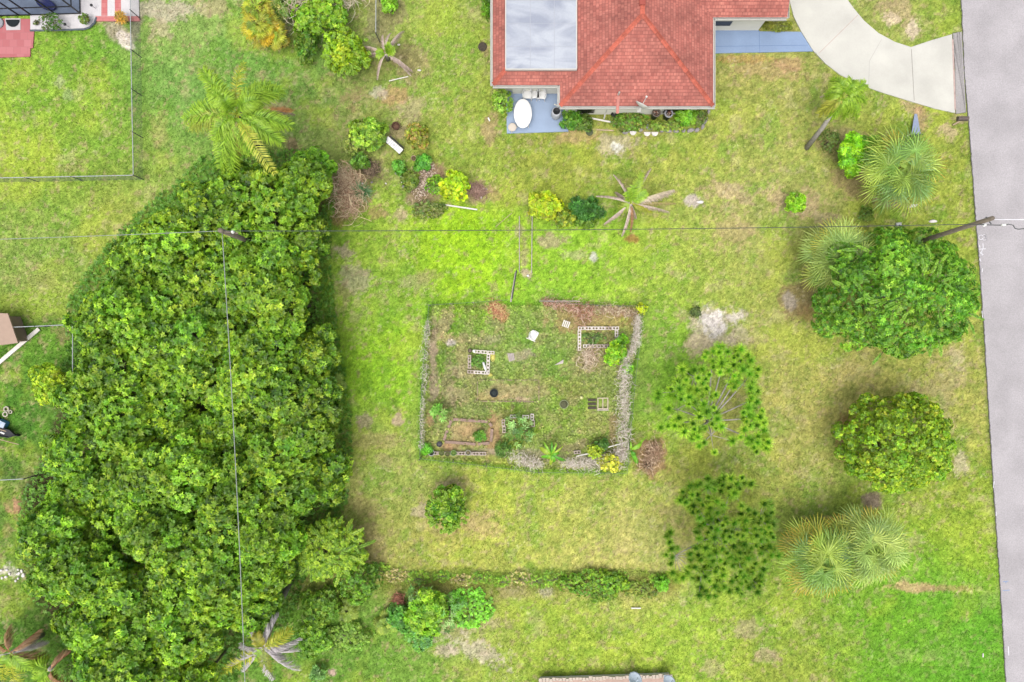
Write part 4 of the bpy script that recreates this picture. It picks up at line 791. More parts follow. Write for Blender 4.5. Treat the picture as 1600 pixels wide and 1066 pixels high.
t = thing('meter_box', 'white square meter cover in the grass above the big tree', 'meter box', W(1403, 354), None, .05); MB().box((0, 0, .06), (.3, .42, .14)).build('cover', mat('meter_white', C(236, 236, 236), .8, .15, 12), t, bevel=.01); MB().lathe((.03, .03, .13), [(.06, 0), (.06, .01), (.01, .015)], 10).build('dial', GALVD, t)
stone('flat_stone', 'pale flat stone below the fan palm by the road', 1425, 322, 17, 5, STW, 301, ang=.15)
stone('flat_stone', 'pale flat stone in the grass right of the meter box', 1457, 346, 13, 5, STW, 302)
stone('flat_stone', 'white stone on the lower edge of the curved driveway', 1322, 126, 11, 5, STW, 303)
stone('flat_stone', 'pale flat stone right of the coconut palm', 1094, 316, 12, 5, STW, 304)
stone('flat_stone', 'white stone at the end of the plank path', 825, 431, 5, 4, STW, 305)
# ------------------------------------------------------------ bench and bits in the shrub bed
t = thing('garden_bench', 'black framed bench with white panels on its top among shrubs', 'bench', W(617.5, 230.5), None, math.radians(-41))
for i, (x0, x1) in enumerate(((-.58, -.3), (-.28, -.16), (-.14, .12), (.14, .26), (.28, .58))): MB().box(((x0 + x1) / 2, 0, .47), (x1 - x0, .34, .03)).build('seat_panel', WP, t)
MB().box((0, 0, .44), (1.1, .3, .03)).box((0, 0, .24), (1.0, .28, .03)).build('frame', BLK, t)
MB().box((.06, .24, .52), (1.0, .05, .26)).build('backrest', BLK, t)
for sx in (-1, 1):
    for sy in (-1, 1): MB().box((sx * .5, sy * .15, .22), (.05, .05, .44)).build('leg', BLK, t)
MB().lathe((0, 0, .486), [(.05, 0), (.06, .004), (.04, .005), (.04, 0)], 14, closed=True).build('emblem', GALVD, t)
def ringpot(name, label, px, py, r_, h, col, colin, cat='pot', z=0, grp=None):
    t = thing(name, label, cat, W(px, py) + Vector((0, 0, z)), grp)
    MB().lathe((0, 0, 0), [(r_ * .75, 0), (r_, h), (r_ * .86, h), (r_ * .8, h * .6), (r_ * .7, .02)], 24, closed=True).build('pot_wall', mat('pot_%d_%d' % (px, py), C(*col), .6, .15, 8), t, True)
    MB().lathe((0, 0, 0), [(r_ * .8, h * .5), (r_ * .8, h * .62), (.01, h * .66)], 20).build('soil', mat('soil_%d_%d' % (px, py), C(*colin), .95, .3, 14, .6), t, True); return t
ringpot('plant_pot', 'small pot with a pale pink rim below the white bench', 647, 248.5, .16, .2, (205, 175, 150), (120, 105, 75))
ringpot('plant_pot', 'rusty brown pot above the white bench', 619.5, 199, .24, .3, (110, 75, 60), (130, 98, 78))
ringpot('clay_pot', 'small white bucket at the edge of the round mulch bed', 671, 255, .1, .2, (225, 220, 235), (190, 185, 200), 'bucket')
plank('edging_board', 'pale board edging the bed below the bench', 'board', (656, 246), (674, 251), .06, .08, WOODW, .05)
plank('edging_board', 'short pale board standing between stones in the shrub bed', 'board', (626.5, 270), (628, 286), .06, .08, WOODW, .05)
plank('edging_board', 'long pale board lying below the lime shrub', 'board', (692, 320), (746, 328), .08, .06, WOODW, .04)
plank('thin_stick', 'thin pale stick leaning over the round mulch bed', 'stick', (662, 315), (673, 300), .03, .03, TWOOD, .1, .25)
plank('thin_stick', 'thin stick lying left of the plank path', 'stick', (774, 355), (800, 333), .03, .03, TWOOD, .04)
plank('thin_stick', 'dark stick lying right of the lime shrub', 'stick', (733, 292), (762, 296), .04, .03, GWOOD, .04)
for i, (a, b, w_, m_) in enumerate(((620, 271, 6, STN), (632, 292, 8, STN), (678, 298, 6, STN), (650, 320, 4, STW), (752, 309, 4, STW), (581, 285, 4, STN), (603, 287, 3, STW), (566, 287, 4, STW))):
    stone('garden_stone', ('grey stone left of the short standing board', 'grey stone below the short standing board', 'grey stone at the tip of the leaning stick', 'small white stone below the round mulch bed', 'small white stone right of the lime shrub', 'small grey stone right of the spiky plant', 'tiny white stone in the grass right of the spiky plant', 'small white stone left of the shrub bed')[i], a, b, w_, w_ * .8, m_, 350 + i)
plank('thin_stick', 'thin white pipe below the dead palm by the top fence', 'pipe', (608, 127), (638, 120), .05, .05, WOODW, .03)
stone('litter', 'scrap of white litter right of the dead palm', 623, 70, 5, 3, STW, 360, cat='litter', z=.03)
stone('litter', 'scrap of white litter on the lawn near the dead palm', 655, 110, 6, 3, STW, 361, cat='litter', z=.03)
o = MB().box((0, 0, .03), (.07, .22, .04), rz=.4).build('litter', WP); o.location = W(764, 187); tagp(o, 'small white box lying left of the blue patio', 'litter')
plank('thin_stick', 'white strip of pipe near the lower lawn edge', 'pipe', (986, 950), (1001, 950), .07, .05, WOODW, .04)
stone('litter', 'white scrap near the bottom right of the lawn', 1536, 1024, 2, 7, STW, 362, cat='litter', z=.03)
stone('litter', 'tiny orange scrap below the round tree', 1411, 788, 4, 2.5, mat('orange_scrap', C(230, 190, 140), .8, .1), 363, cat='litter', z=.03)
# ------------------------------------------------------------ fenced vegetable plot
plank('path_board', 'left long grey board edging the short dirt path', 'board', (811.5, 338), (811.5, 425), .05, .09, GWOOD, .04)
plank('path_board', 'right long grey board edging the short dirt path', 'board', (831.5, 338), (830.5, 427), .05, .09, GWOOD, .04)
A, B = W(807, 425), W(800, 468); o = MB().bar((A.x, A.y, .95), (B.x, B.y, .5), .07, .07).build('gate_post', mat('dark_gate', C(62, 72, 66), .7, .2)); tagp(o, 'dark leaning gate post at the top of the garden plot', 'post')
A, B = W(806, 425), W(798, 472); o = MB().bar((A.x, A.y, .04), (B.x, B.y, .04), .09, .05).build('plank', GWOOD); tagp(o, 'grey board lying under the dark gate post', 'board')
def gnet(label, pts, hgt, step, grp):
    B = [W(a, b) for a, b in pts]; o_ = B[0].copy(); t = thing('garden_fence', label, 'fence', o_, grp)
    msh = MB(); wr = MB(); rg = random.Random(len(pts))
    for a, b in zip(B[:-1], B[1:]):
        a = a - o_; b = b - o_
        msh.add([a + Vector((0, 0, .02)), b + Vector((0, 0, .02)), b + Vector((0, 0, hgt)), a + Vector((0, 0, hgt))], [(0, 1, 2, 3)])
        wr.tube([a + Vector((0, 0, hgt)), b + Vector((0, 0, hgt))], .01, 4)
        n_ = max(1, round((b - a).length / step))
        for i in range(n_):
            q = a.lerp(b, i / n_); q = q + Vector((rg.uniform(-.03, .03), rg.uniform(-.03, .03), 0)); MB().tube([q, q + Vector((rg.uniform(-.06, .06), rg.uniform(-.06, .06), hgt + .12))], .022, 5).build('post', GWOOD, t)
    msh.build('netting', NET, t); wr.build('top_wire', GALVD, t); return t
NET = screenmat('garden_net', C(120, 140, 100), .12)
gnet('wire fence along the top left of the garden plot', [(673, 478), (740, 474), (795, 470)], .9, 1.6, 'garden plot fence sides')
gnet('wire fence along the top right of the garden plot', [(843, 472), (930, 478), (1001, 480)], .9, 1.6, 'garden plot fence sides')
gnet('wire fence down the left side of the garden plot', [(673, 478), (662, 600), (659, 713)], .9, 1.8, 'garden plot fence sides')
gnet('wire fence down the right side of the garden plot', [(1001, 480), (988, 600), (976, 735)], .9, 1.8, 'garden plot fence sides')
gnet('wire fence along the bottom of the garden plot', [(659, 713), (760, 724), (840, 734), (976, 735)], .9, 1.8, 'garden plot fence sides')
# concrete blocks
def block_mesh():
    xs = [-.195, -.145, -.028, .028, .145, .195]; ys = [-.095, -.052, .052, .095]; solid = lambda i, j: 0 <= i < 5 and 0 <= j < 3 and not (j == 1 and i in (1, 3)); mb = MB(); z = .19
    for i in range(5):
        for j in range(3):
            if not solid(i, j): continue
            x0, x1, y0, y1 = xs[i], xs[i + 1], ys[j], ys[j + 1]
            mb.add([(x0, y0, z), (x1, y0, z), (x1, y1, z), (x0, y1, z)], [(0, 1, 2, 3)])
            for di, dj, a, b in ((-1, 0, (x0, y1), (x0, y0)), (1, 0, (x1, y0), (x1, y1)), (0, -1, (x0, y0), (x1, y0)), (0, 1, (x1, y1), (x0, y1))):
                if not solid(i + di, j + dj): mb.add([(*a, 0), (*b, 0), (*b, z), (*a, z)], [(0, 1, 2, 3)])
    return mb
BLKM = mat('concrete_block', C(240, 230, 220, 1.35), .95, .12, 8, .4); BLKM2 = mat('concrete_block_mossy', C(215, 198, 186, 1.2), .95, .2, 8, .4)
blk0 = block_mesh().build('concrete_block', BLKM); blk_mesh2 = blk0.data.copy(); blk_mesh2.materials[0] = BLKM2; first = True
def block(px, py, rz, label, grp, m2=False, tilt=0):
    global first
    o = blk0 if first else blk0.copy()
    if not first: COL.objects.link(o)
    first = False
    if m2: o.data = blk_mesh2
    o.location = W(px, py, .19); o.location.z = -.01; o.rotation_euler = (tilt, 0, rz); return tagp(o, label, 'concrete block', grp)
l1 = 'pale concrete block in the border of the small square garden bed'; g1 = 'blocks round the square bed'
for i in range(3): block(745.5 + i * 10.9, 549.5 + i * .8, -.07, l1, g1)
for i in range(3): block(763 - i * .4, 558.5 + i * 10.7, math.pi / 2 - .05, l1, g1)
for i in range(3): block(757 - i * 10.8, 582.6 - i * .7, -.06, l1, g1, i == 2)
for i in range(2): block(733.5, 560 + i * 10.8, math.pi / 2, l1, g1, True)
l2 = 'pale concrete block in the border of the long bed near the vines'; g2 = 'blocks round the long bed'
for i in range(6): block(908.5 + i * 10.7, 513, 0, l2, g2, i in (4,))
for i in range(3): block(905.5, 521.5 + i * 10.6, math.pi / 2, l2, g2)
for i in range(4): block(916.5 + i * 10.8, 541, 0.02, l2, g2, i > 0)
for i in range(2): block(963.5, 521.5 + i * 11, math.pi / 2, l2, g2, i > 0)
l3 = 'grey concrete block half hidden by the leafy blue green plant'; g3 = 'blocks round the overgrown bed'
for a, b, rz in ((802, 651, 0), (821.5, 651.5, 0), (831.5, 652, math.pi / 2), (833, 662, math.pi / 2), (786.5, 661, math.pi / 2), (787.5, 671.5, math.pi / 2)): block(a, b, rz, l3, g3, b > 660)
l4 = 'mossy concrete block under a row of round pots'; g4 = 'blocks along the bottom fence'
for i in range(8): block(678 + i * 10.9, 708.5 + i * .1, 0, l4, g4, True)
block(902, 707, .1, 'weathered concrete block near the bottom right garden corner', None, True)
# wooden beds
def bedframe(label, pts, wd, hg, m, closed=True):
    t = thing('raised_bed', label, 'garden bed', W(*pts[0])); P0 = W(*pts[0]); n_ = len(pts)
    for i in range(n_ if closed else n_ - 1):
        a = W(*pts[i]) - P0; b = W(*pts[(i + 1) % n_]) - P0; d = (b - a).normalized() * wd * .5
        MB().bar(a + d + Vector((0, 0, hg / 2)), b - d + Vector((0, 0, hg / 2)), wd, hg).build('edge_board', m, t)
    return t
bedframe('long tan timber edged bed with a black pot in it', [(746, 594), (842, 594), (842, 628), (746, 627)], .05, .06, mat('worn_timber', C(186, 168, 138), .9, .3, 5))
bedframe('pinkish brick edged bed with a green tuft, lower left of plot', [(706, 655), (764, 659), (769, 668), (767, 692), (745, 694), (693, 690), (700, 670)], .16, .1, mat('pink_brick_edge', C(186, 158, 142), .95, .3, 6, .6))
ringpot('tub', 'black round tub in the long timber edged bed', 772, 614, .25, .22, (52, 62, 68), (62, 72, 72), 'tub')
ringpot('tub', 'faded black pot above the pale pots, lower left of plot', 687, 693.5, .17, .2, (92, 92, 98), (104, 104, 108), 'pot')
ringpot('tub', 'round grey ring pot full of weeds near the wooden frame', 881, 631.5, .27, .14, (165, 175, 130), (110, 112, 82), 'pot')
for i, (a, b, r_, c1, c2, lab) in enumerate(((675, 706, .19, (226, 228, 224), (56, 62, 54), 'white rimmed pot with dark soil at the left end of the pot row'), (691, 707, .16, (150, 170, 80), (118, 128, 80), 'green rimmed pot, second from the left end of the row'), (700, 708.5, .15, (140, 165, 75), (122, 120, 84), 'mossy green rimmed pot in the middle of the row'), (709.5, 706.5, .17, (150, 195, 120), (120, 150, 70), 'bright green rimmed pot, second from the right of the row'), (732, 706, .16, (222, 222, 210), (136, 128, 96), 'cream rimmed pot at the right end of the pot row'))):
    ringpot('plant_pot', lab, a, b, r_, .2, c1, c2, 'pot', .18, 'pots in a row on the bottom blocks')
ringpot('plant_pot', 'dark round pot at the top left corner of the square block bed', 734.5, 548, .13, .2, (92, 80, 66), (150, 135, 120))
# yellow things
YEL = mat('yellow_plastic', C(246, 240, 130), .6, .06, 6)
for i, (a, b, rx_, ry_, lab) in enumerate(((770, 558, .15, .27, 'yellow oval bowl right of the square block bed'), (766, 586, .14, .1, 'small yellow bowl below the square block bed'))):
    o = MB().lathe((0, 0, 0), [(.7, 0), (1, .1), (.93, .1), (.66, .02)], 20, rx_, ry_, closed=True).lathe((0, 0, .02), [(.68, 0), (.68, .02), (.01, .03)], 20, rx_, ry_).build('yellow_bowl', YEL, smooth=True); o.location = W(a, b); tagp(o, lab, 'bowl')
o = MB().lathe((0, 0, 0), [(.04, 0), (.1, .04), (.11, .1), (.08, .17), (.01, .19)], 16).build('pale_ball', mat('pale_yellow', C(240, 240, 170), .5, .05), smooth=True); o.location = W(908, 621); tagp(o, 'small pale yellow ball left of the dark boards', 'ball')
o = MB().lathe((0, 0, 0), [(.03, 0), (.08, .03), (.09, .1), (.06, .14), (.01, .15)], 14).build('white_jug', WP, smooth=True); o.location = W(741, 548.5) + Vector((0, 0, .18)); tagp(o, 'white jug lid on the top left block of the square bed', 'jug')
t = thing('white_bottle', 'white bottle lying along the right blocks of the square bed', 'bottle', W(757.5, 573) + Vector((0, 0, .24)), None, math.radians(-72)); MB().tube([(-.28, 0, 0), (.12, 0, 0), (.2, 0, 0), (.28, 0, 0)], [.07, .07, .03, .03], 12).build('body', WP, t, True); MB().tube([(.27, 0, 0), (.33, 0, 0)], .035, 10).build('cap', GALV, t)
# white chairs in plot
q = W(833, 524, .3); q.z = 0; chair('white plastic armchair standing in the weeds of the plot', q, math.radians(-120))
plank('chair_plank', 'thin pale board lying under the white armchair', 'board', (822, 528), (836.5, 534), .05, .03, WOODW, .05)
t = thing('slatted_stool', 'weathered white slatted stool on the brown patch of the plot', 'stool', W(884.5, 506.5, .3), None, -.35); t.location.z = 0
for i in range(4): MB().box((-.17 + i * .11, 0, .34), (.06, .38, .02)).build('slat', WOODW, t)
for sy in (-.15, .15): MB().box((0, sy, .32), (.42, .04, .03)).build('rail', GWOOD, t)
for sx in (-1, 1):
    for sy in (-1, 1): MB().box((sx * .17, sy * .15, .16), (.035, .035, .32)).build('leg', WOODW, t)
t = thing('wooden_pallet', 'small pale slatted crate lid lying in the weeds', 'crate lid', W(799, 558), None, .2)
for i in range(4): MB().box((-.14 + i * .09, 0, .05), (.07, .5 - i * .03, .02)).build('slat', mat('pale_slats', C(214, 200, 196), .9, .1, 8), t)
MB().box((0, .16, .03), (.36, .04, .02)).box((0, -.16, .03), (.36, .04, .02)).build('batten', GWOOD, t)
A = MB(); A.prism([(-.28, -.14), (.24, -.04), (.26, .2), (.14, .12)], .02, .06); o = A.build('board_scrap', mat('pale_board', C(226, 214, 206), .85, .08, 8)); o.location = W(873.5, 567); tagp(o, 'wedge shaped pale board scrap in the middle of the plot', 'board')
t = thing('cold_frame', 'pale wooden frame with one cross bar beside the vines', 'wooden frame', W(941.5, 630.5))
for (x_, y_, w_, h_) in ((0, .32, .64, .05), (0, -.3, .64, .06), (-.29, .01, .05, .56), (0.0, .01, .05, .56), (.29, .01, .05, .56)): MB().box((x_, y_, .12), (w_, h_, .08)).build('frame_bar', mat('pale_pine', C(236, 220, 190), .8, .08, 6), t)
MB().box((0, -.38, .06), (.68, .07, .1)).build('lower_bar', GWOOD, t)
for i in range(3):
    o = MB().box((0, 0, .05), (.5, .14, .05)).build('dark_board', mat('dark_wet_wood', C(96, 88, 74), .9, .3, 5, .5), bevel=.008); o.location = W(925, 625 + i * 6.2); tagp(o, ('top', 'middle', 'bottom')[i] + ' dark weathered board stacked left of the pale wooden frame', 'board', 'dark boards by the wooden frame')
plank('white_rail', 'white rail lying across the bottom right garden corner', 'rail', (900, 712), (923, 707), .07, .05, WOODW, .25)
plank('white_rail', 'white stick poking from the dead vines at lower right', 'stick', (948, 697), (973, 690), .06, .05, WOODW, .5)
plank('thin_stick', 'long thin pale stick above the long block bed', 'stick', (893, 478), (911, 502), .05, .04, TWOOD, .08)
plank('thin_stick', 'second thin pale stick crossing the brown brush', 'stick', (896, 480), (909, 493), .03, .03, TWOOD, .12)
plank('thin_stick', 'short grey board at the top right garden corner', 'board', (975, 495), (986, 493), .07, .04, GWOOD, .06)
plank('thin_stick', 'grey branch along the top right garden fence', 'branch', (843, 471), (905, 471), .05, .05, GWOOD, .3)
# ------------------------------------------------------------ twiggy tangles
def twigs(rng, pts, wd, n_, ln, th, cols, zr=(0.02, .5), up=.3):
    """n_ thin curved twigs scattered along a polyline given in photo pixels"""
    P = [W(a, b) for a, b in pts]; seg = [(P[i + 1] - P[i]).length for i in range(len(P) - 1)]; tot = sum(seg)
    V = np.zeros((n_, 8, 3)); Cc = np.zeros((n_, 3)); cc = [np.array(C(*c)) * 1.45 for c in cols]
    for i in range(n_):
        s_ = rng.random() * tot; k = 0
        while s_ > seg[k] and k < len(seg) - 1: s_ -= seg[k]; k += 1
        q = P[k].lerp(P[k + 1], s_ / max(seg[k], 1e-6)); w_ = wd[k] + (wd[k + 1] - wd[k]) * s_ / max(seg[k], 1e-6) if hasattr(wd, '__len__') else wd
        c = np.array([q.x + rng.normal() * w_ / S * .45, q.y + rng.normal() * w_ / S * .45, rng.uniform(*zr)])
        a = rng.random() * 6.283; l = ln * rng.uniform(.5, 1.5); d = np.array([math.cos(a), math.sin(a), rng.normal() * up]); b = np.array([-math.sin(a), math.cos(a), 0])
        bend = rng.normal() * .3 * l; p0 = c - d * l / 2; p1 = c - d * l / 6 + b * bend * .8; p2 = c + d * l / 6 + b * bend; p3 = c + d * l / 2; t_ = th * rng.uniform(.6, 1.4) / 2
        V[i] = [p0 - b * t_ * .7, p0 + b * t_ * .7, p1 - b * t_, p1 + b * t_, p2 - b * t_, p2 + b * t_, p3 - b * t_ * .4, p3 + b * t_ * .4]; Cc[i] = cc[rng.integers(len(cc))] * rng.uniform(.8, 1.15)
    V[:, :, 2] = np.maximum(V[:, :, 2], .01)
    I = np.arange(n_)[:, None] * 8; F_ = np.concatenate([I + np.array([[0, 1, 3, 2]]), I + np.array([[2, 3, 5, 4]]), I + np.array([[4, 5, 7, 6]])])
    return V.reshape(-1, 3), F_, np.repeat(Cc, 8, 0)
def tangle(name, label, cat, pts, wd, n_, ln, th, cols, seed, zr=(.02, .5), up=.3, grp=None):
    rng = np.random.default_rng(seed); V, F_, c = twigs(rng, pts, wd, n_, ln, th, cols, zr, up); o_ = W(*pts[0]); V = V - np.array([o_.x, o_.y, 0])
    o = np_mesh(name, V, F_, DRY, None, c); o.location = o_; return tagp(o, label, cat, grp)
GV = [(214, 202, 188), (190, 178, 168), (230, 222, 208), (166, 152, 140)]; TV = [(200, 180, 150), (170, 140, 115), (215, 200, 170), (150, 115, 95)]
tangle('dead_vine', 'thick band of dead grey vines over the right garden fence', 'dead vine', [(994, 495), (990, 540), (974, 562), (972, 600), (972, 690), (965, 725)], [4, 7, 8, 11, 13, 12], 1500, .3, .014, GV, 1, (.3, 1.1))
tangle('dead_vine', 'thin band of dead grey vines over the left garden fence', 'dead vine', [(671, 500), (666, 545), (664, 600), (660, 700)], [2, 9, 4, 3], 420, .26, .014, GV + [(140, 150, 100)], 2, (.2, 1.0))
tangle('dead_vine', 'pale dead vines heaped on the bottom middle garden fence', 'dead vine', [(800, 712), (822, 720), (845, 722)], [12, 15, 9], 420, .22, .013, GV, 3, (.1, .9))
tangle('dead_vine', 'dead grey vines at the bottom right garden corner', 'dead vine', [(880, 722), (930, 722), (970, 705)], [8, 14, 13], 650, .28, .014, GV, 4, (.2, 1.0))
tangle('brush_pile', 'reddish brown dry brush pile along the top of the plot', 'brush', [(848, 472), (905, 482), (925, 488), (900, 500)], [6, 12, 14, 20], 480, .35, .02, [(190, 150, 125), (160, 115, 90), (210, 180, 160), (140, 95, 75)], 5, (.02, .35))
tangle('brush_pile', 'pinkish dry brush along the top right garden fence', 'brush', [(935, 485), (965, 486), (998, 492)], [11, 9, 11], 380, .25, .018, TV, 6, (.02, .4))
tangle('brush_pile', 'dry branching twigs below the long block bed', 'brush', [(920, 545), (920, 570)], [10, 22], 170, .45, .022, [(198, 178, 150), (172, 148, 124), (215, 198, 176)], 7, (.05, .4))
tangle('brush_pile', 'brown heap of dead stalks outside the lower right garden fence', 'brush', [(1008, 728), (1016, 708), (1024, 694)], [17, 17, 10], 380, .45, .018, [(175, 145, 120), (150, 115, 92), (210, 185, 155), (110, 85, 62)], 8, (.02, .6))
tangle('dead_leaf_pile', 'small heap of dead leaves under the top left garden fence', 'brush', [(770, 480), (785, 492)], [10, 12], 220, .4, .025, [(200, 150, 110), (215, 190, 130), (170, 110, 80)], 9, (.02, .2))
tangle('dead_grass_clump', 'tan dead grass heap left of the green spiky plant', 'brush', [(540, 275), (545, 300), (552, 325)], [22, 30, 22], 700, .75, .022, [(205, 182, 148), (184, 152, 122), (222, 204, 168), (160, 128, 104)], 10, (.02, .6))
tangle('dead_vine', 'tangle of tan vines between bright shrubs at the upper left', 'dead vine', [(470, 20), (480, 40), (520, 20), (560, 10)], [18, 20, 24, 16], 420, .9, .022, [(205, 190, 165), (180, 160, 140), (222, 215, 190)], 11, (.4, 2.2))
tangle('brush_pile', 'dark coil of twigs right of the vine covered shrub', 'brush', [(577, 264), (584, 268)], [10, 14], 260, .4, .025, [(110, 92, 72), (80, 66, 52), (150, 130, 105)], 12, (.02, .25))
tangle('brush_pile', 'reddish brown round heap at the left of the blue green bush', 'brush', [(622, 932), (625, 944)], [9, 10], 420, .25, .02, [(150, 95, 72), (120, 72, 55), (180, 125, 100)], 13, (.05, .5))
tangle('brush_pile', 'thin twigs right of the lime shrub', 'brush', [(742, 296), (752, 302)], [11, 9], 260, .45, .02, [(160, 130, 115), (130, 100, 90)], 14, (.02, .15))
tangle('brush_pile', 'pinkish mulch and leaf litter in the round bed', 'mulch', [(672, 262), (668, 275), (655, 305)], [12, 14, 16], 700, .14, .03, [(190, 170, 150), (146, 122, 100), (212, 196, 178), (110, 90, 74)], 15, (.01, .06))
# ------------------------------------------------------------ palms
def fan_palm(label, px, py, rpx, hc, seed, nf=34, yellow=.25, grp=None, pal=None, skip=None):
    rng = np.random.default_rng(seed); b = W(px, py, hc); b.z = 0; R = rpx / S * (H - hc) / H; t = thing('fan_palm', label, 'palm', b, grp)
    MB().tube([(0, 0, -.1), (0, 0, hc * .5), (0, 0, hc - .2)], [.22, .19, .2], 10).build('trunk', BARK, t, True)
    gp = pal or [(120, 150, 72), (100, 138, 70), (140, 166, 84), (96, 132, 82)]; ye = [(206, 186, 56), (214, 170, 50), (190, 190, 70)]
    nf = int(nf * 1.25)
    for i in range(nf):
        f = (i + .5) / nf; azm = i * 2.39996 + rng.normal() * .15; el_ = math.radians(72 - 78 * f ** .8 + rng.normal() * 5)
        pet = R * .62 * math.sqrt(f) / max(.3, math.cos(el_)); seg = R * (.34 + .1 * rng.random())
        d = np.array([math.cos(azm) * math.cos(el_), math.sin(azm) * math.cos(el_), math.sin(el_)]); o_ = np.array([0, 0, hc - .2]); hub = o_ + d * pet
        sd_ = np.array([-math.sin(azm), math.cos(azm), 0]); e2 = el_ * .4 - .15; d0 = d; d = np.array([math.cos(azm) * math.cos(e2), math.sin(azm) * math.cos(e2), math.sin(e2)]); up = np.cross(d, sd_); V = []; F_ = []; Cc = []
        yf = (rng.random() < yellow) and f > .45; cb = np.array(C(*gp[rng.integers(len(gp))])) * rng.uniform(1.5, 2.9) * np.array([1.1, 1.0, .74]); ct = np.array(C(*ye[rng.integers(3)])) * (1.45 if rpx > 60 else 1.0) if yf else cb * np.array([1.25, 1.15, 1.0])
        def quad(a, b_, w0, w1, s_, c0, c1):
            n0 = len(V); V.extend([a - s_ * w0, a + s_ * w0, b_ + s_ * w1, b_ - s_ * w1]); F_.append((n0, n0 + 1, n0 + 2, n0 + 3)); Cc.extend([c0, c0, c1, c1])
        quad(o_, hub, .02, .015, sd_, cb * 1.1, cb * 1.2)
        ns_ = 24; roll = rng.normal() * .45
        sdr = sd_ * math.cos(roll) + up * math.sin(roll)
        upr = -sd_ * math.sin(roll) + up * math.cos(roll)
        for k in range(ns_):
            a = (k / (ns_ - 1) - .5) * math.radians(290); sl = seg * (.85 + .15 * math.cos(a * .6)) * rng.uniform(.88, 1.1)
            dd_ = d * math.cos(a) + sdr * math.sin(a); dd_ = dd_ + upr * .14 * math.cos(a * 2); dd_ /= np.linalg.norm(dd_); s_ = np.cross(dd_, upr); s_ /= np.linalg.norm(s_) + 1e-9
            m1 = hub + dd_ * sl * .55; e_ = hub + dd_ * sl * .96 + np.array([0, 0, -sl * rng.uniform(.05, .28)])
            s2 = s_ * math.cos(.35) + upr * math.sin(.35) * (1 if k % 2 else -1)
            cm = cb * (1 - .35) + ct * .35 if yf else cb; v_ = rng.uniform(.85, 1.15)
            quad(hub, m1, .012, .032, s2, cb * v_, cm * v_); quad(m1, e_, .032, .006, s2, cm * v_, ct * v_)
        np_mesh('frond', V, F_, LEAF, t, np.array(Cc))
    if seed % 2:
        hh = MB(); rg = random.Random(seed)
        for k in range(14): a = rg.uniform(0, 6.28); hh.tube([(0, 0, hc - .2), (math.cos(a) * .25, math.sin(a) * .25, hc + .2), (math.cos(a) * .5, math.sin(a) * .5, hc + rg.uniform(0, .3))], .012, 4, col=C(120, 72, 50))
        hh.build('flower_stalk', vcm, t)
    return t
fan_palm('sabal fan palm with yellow fringe, left of the pair at lower right', 1283, 872, 74, 2.6, 21, 40, .75)
fan_palm('greyer sabal fan palm, right of the pair at lower right', 1360, 852, 74, 2.7, 22, 42, .38, pal=[(140, 168, 96), (126, 156, 92), (160, 182, 110), (116, 146, 90)])
fan_palm('sabal fan palm beside the road below the driveway', 1405, 266, 78, 2.4, 23, 40, .22)
fan_palm('sabal fan palm half hidden by the big roadside tree', 1312, 402, 72, 2.6, 24, 38, .2, pal=[(132, 160, 92), (112, 144, 84), (152, 176, 106)])
fan_palm('yellow green fan palm near the top, left of three overlapping', 404, 40, 34, 1.8, 25, 24, .6, pal=[(150, 165, 60), (110, 140, 50), (170, 170, 50)], grp='clumped fan palms near the top edge')
fan_palm('yellow green fan palm near the top, right of three overlapping', 424, 52, 28, 1.5, 26, 22, .8, pal=[(150, 165, 60), (110, 140, 50), (190, 170, 50)], grp='clumped fan palms near the top edge')
fan_palm('topmost yellow green fan palm in the upper clump', 400, 12, 30, 1.9, 27, 22, .5, pal=[(150, 165, 60), (120, 150, 50)], grp='clumped fan palms near the top edge')
fan_palm('small thin fan palm seedling in the lower left weeds', 543, 955, 26, .5, 28, 9, 0, pal=[(124, 150, 66), (110, 140, 60)])
fan_palm('thin fan palm seedling in front of the blue green bush', 604, 975, 24, .5, 30, 8, 0, pal=[(128, 152, 70), (112, 144, 60)])
fan_palm('small fan palm at the right edge of the thicket', 520, 606, 24, 1.2, 32, 10, 0, pal=[(150, 176, 90), (130, 160, 80)])
